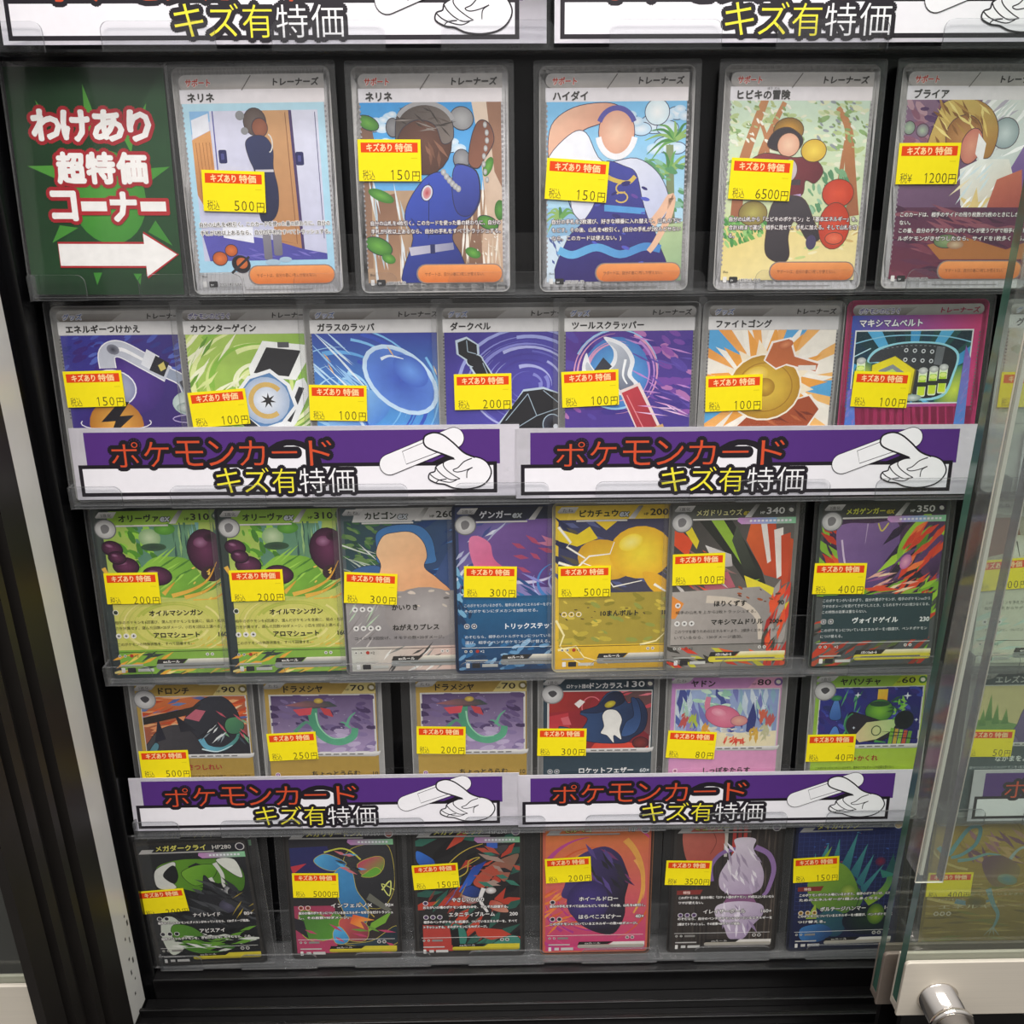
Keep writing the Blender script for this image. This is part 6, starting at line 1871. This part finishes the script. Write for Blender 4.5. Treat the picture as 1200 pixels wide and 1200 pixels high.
DK = [('n', 'ナイトレイド', 26, 52.6, '80+', 15), ('e', 53.4, 2, '#3a3840'), ('t', '相手のバトルポケモンにダメカンがのっているなら、120ダメージ追加。', 57.2, 51), ('n', 'アビスアイ', 28, 64.0, '', 14), ('e', 64.4, 3, '#3a3840'), ('t', '相手のバトルポケモンを、きぜつさせる。のぞむなら、この', 68.6, 50)]
card(-167.6, 5, '#2c2c2c', base_dark(), art_camo, FW, top_full('メガダークライ', '280', DK, mega=True, bar=('#d8c838', '#8a7a28'), icon='#2c2834'), 'black and green card at the back of the pair, only its top edge showing', G5, None, rigid=True, dy=1.0, sl=(-0.0360, 0.0375, 0.0925), dz=0.0)
card(-166.0, 5, '#2c2c2c', base_dark(), art_camo, FW, top_full('メガダークライ', '280', DK, mega=True, bar=('#d8c838', '#8a7a28'), icon='#2c2834'), 'black and green camouflage-patterned card leaning in front of its twin, 200 yen sticker', G5, (-1.8, 33.0, -3.1, '200', '税込', 2.0), rigid=True, dy=-2.6, roll=-1.6, lean=0.085, dz=0.2)
card(-89.6, 5, '#34302e', base_dark(), art_flare, FW, top_full('メガリザードンX', '360', [('n', 'インフェルノX', 24, 53.0, '90×', 23), ('e', 53.2, 2, '#b04a34'), ('t', '自分の場のポケモンについている炎エネルギーを好きなだけトラッシュ', 57.4, 53), ('t', 'し、その枚数×90ダメージ。', 60.6, 28)], mega=True, bar=('#d8c838', '#8a7a28'), icon='#b04a34'), 'dark card with blue, pink and green flares and a 5000 yen sticker', G5, (3.6, 29.6, 0.9, '5000'), roll=0.2, **RW)
card(-19.3, 5, '#34302e', base_dark(), art_shapes, FW, top_full('メガフラエッテ', '250', [('n', 'やさしいひかり', 22, 50.6, '', 18), ('e', 51.4, 1, '#6a5078'), ('t', 'おたがいの場のポケモン全員のHPを、それぞれ回復する。', 55.0, 48), ('n', 'エタニティブルーム', 20, 60.4, '200', 26), ('e', 60.8, 3, '#6a5078'), ('t', '相手のベンチポケモンを1匹選び、ついているエネルギーを、すべて', 64.8, 53), ('t', 'トラッシュする。そのポケモンにも90ダメージ。', 68.2, 36)], mega=True, bar=('#d8c838', '#8a7a28'), icon='#6a5078'), 'black card with red, teal and blue jagged shapes, 150 yen sticker', G5, (0.1, 25.9, -3.4, '150'), **RW)
card(52.5, 5, '#8a5a3c', base_dark('#3a2c2c', '#c8644c'), art_blaze, FW, top_full('モルペコ', '', [('n', 'ホイールドロー', 22, 51.4, '', 22), ('e', 52.2, 1, '#3a3448'), ('t', '自分の手札をすべて山札にもどして切る。その後、山札を6枚引く。', 55.6, 54), ('n', 'はらぺこスピナー', 22, 63.4, '40×', 24), ('e', 63.6, 2, '#3a3448'), ('t', 'このポケモンについているエネルギーの数×40ダメージ。', 67.6, 50)]), 'orange to magenta swirled card with a dark violet form, 200 yen sticker', G5, (2.4, 23.0, -3.0, '200'), **RW)
card(125.5, 5, '#2f2a28', base_dark(), art_stage, FW, top_full('ミュウツー', '', [('a', 48.0), ('t', 'このポケモンは、自分の場に「ロケット団のポケモン」が4匹以上いないなら', 51.4, 54), ('t', 'ワザが使えない。', 54.8, 14), ('n', 'イレイザーボール', 20, 61.4, '160+', 24), ('e', 62.4, 3, '#7a5a90'), ('t', 'のぞむなら、自分のベンチポケモンについているエネルギーを', 65.6, 54), ('t', '2個までトラッシュし、その枚数×60ダメージ追加。', 69.2, 36)]), 'dark brown card with red stripes and pale lavender forms, 3500 yen sticker', G5, (-2.5, 25.2, 1.7, '3500', '税¥'), **RW)
card(195.0, 5, '#22263c', base_dark('#262838', '#1f2440'), art_spikes, FW, top_full('タイカイデン', '', [('a', 46.6), ('t', 'このポケモンがバトル場にいるかぎり、相手のポケモンは、にげる', 50.6, 54), ('t', 'ためのエネルギーが1個ぶん多くなる。', 53.8, 46), ('n', 'ボルテージハンマー', 18, 60.8, '140', 26), ('e', 61.8, 3, '#c89a3c'), ('t', 'このポケモンについているエネルギーを1個選び、ベンチポケモンに', 64.8, 54), ('t', 'つけ替える。', 68.6, 16)], icon='#c89a3c'), 'navy card with green spikes and a 150 yen sticker, beside the sliding glass edge', G5, (0.6, 24.8, -2.0, '150'), roll=-1.2, **RW)
card(271.5, 5, '#a8903c', base_ex('#a8903c', '#a48c3c'), art_gold, EW, lambda p: (p.text('ふるさと', 50, 8, 3.4, '#3a3020', outline='#c0a860', ow=0.3), p.text('このポケモンがベンチにいるかぎり、', 8, 52.4, 1.9, '#e4dcb8', w=50), p.text('そのポケモンにも。', 8, 55.6, 1.9, '#e4dcb8', w=16), p.text('エネルギー', 9, 61, 3.0, '#dcd2a4', w=38), energy(p, 8, 64.4, 3, '#c8b070', '#5a4a20', 1.4)), 'golden card with looping teal ribbons and a 400 yen sticker, behind the glass doors', G5, (0.1, 36.2, 0.1, '400', '税込', 1.2), sl=(-0.0335, 0.0345, 0.0905), **RW)

# ================================================================== SLIDING GLASS DOORS
def glass_door(name, x0, x1, y0, y1, z0, z1, label, strip=None, rail=None, lock=False):
    r = empty(name, ((x0 + x1) / 2, (y0 + y1) / 2, z0))
    tag(r, label, 'glass door', 'sliding glass doors of the showcase')
    off = (-(x0 + x1) / 2, -(y0 + y1) / 2, -z0)
    def put(o):
        o.location = off
        return o
    s = Solid().box(x0, x1, y0, y1, z0 + 0.004, z1, 0, 1)
    put(s.build('glass_pane', [M_GLASS, M_GLASSEDGE], r))
    if rail:
        rz0, rz1 = rail
        f = Solid().prism_xz(rrect(x0 - 0.0006, x1, rz0, rz1, 0.0022, 5, '0001'), y0 - 0.0022, y0 - 0.0002)
        f.box(x0, x1, y1 + 0.0002, y1 + 0.0018, rz0, rz1 - 0.002)
        f.box(x0, x1, y0 - 0.0002, y1 + 0.0002, rz0, z0 + 0.0036)
        put(f.build('bottom_rail', M_RAILBACK if y0 > -0.08 else M_RAIL, r, bevel=0.0004))
        k = Solid().box(x0 + 0.004, x1, (y0 + y1) / 2 - 0.0016, (y0 + y1) / 2 + 0.0016, -0.4405, rz0)
        put(k.build('roller_skirt', M_TRACK, r))
    if strip:
        a, b, zb, zt = strip
        q = Solid()
        q.box(a, b, y0 - 0.0048, y0 - 0.0040, zb, zt, 0, 1)
        q.box(a, a + 0.0010, y0 - 0.0040, y1 + 0.0010, zb + 0.004, zt, 0)
        q.box(b - 0.0010, b, y0 - 0.0040, y0 - 0.0003, zb, zt, 2)
        q.box(x0 - 0.0016, x0 - 0.0001, y0 - 0.0002, y0 + 0.0030, zb, zt, 1)
        put(q.build('edge_strip', [M_STRIP, M_STRIPEDGE, M_ACRYLEDGE], r))['label'] = 'clear plastic strip along the pane edge'
    if lock:
        cx, cz, ya = lock
        q = Solid().lathe_y(cx, cz, [(ya, 0.0092), (ya - 0.0006, 0.0094), (ya - 0.0010, 0.0088), (ya - 0.0135, 0.0086)])
        o = put(q.build('lock_barrel', M_CHROME, r, True))
        o['label'] = 'chrome lock barrel'
        q = Solid().lathe_y(cx, cz, [(ya - 0.0128, 0.0089), (ya - 0.0133, 0.0098), (ya - 0.0143, 0.0101), (ya - 0.0153, 0.0098), (ya - 0.0158, 0.0088)])
        w = q.build('collar_ring', M_CHROME, o, True)
        q = Solid().lathe_y(cx, cz, [(ya - 0.0155, 0.0083), (ya - 0.034, 0.0081), (ya - 0.0352, 0.0072), (ya - 0.0352, 0.0030)])
        w = q.build('lock_plug', M_CHROME, o, True)
    return r


glass_door('sliding_glass_door', 0.1825, 0.72, -0.0885, -0.0835, -0.373, 0.34, 'front sliding glass pane with champagne bottom rail and chrome lock', strip=(0.1770, 0.1890, -0.2925, 0.34), rail=(-0.3740, -0.3415), lock=(0.1995, -0.3630, -0.0907))
glass_door('sliding_glass_door', 0.1828, 0.66, -0.0690, -0.0640, -0.389, 0.34, 'rear sliding glass pane behind the locked one, green edge beside the dark gap', rail=(-0.390, -0.357))
glass_door('sliding_glass_door', -0.60, -0.2095, -0.0930, -0.0880, -0.376, 0.34, 'glass pane and pale rail of the neighbouring case, left of the ribbed channel', rail=(-0.420, -0.3405))

# dark interior of the neighbouring case with one clear lip
at0(Solid().box(-0.60, -0.2145, 0.016, 0.030, -0.53, 0.36).build('neighbour_panel', solid('dark_grey_panel', '#3a3836', 0.5, 0, 0.4), case))
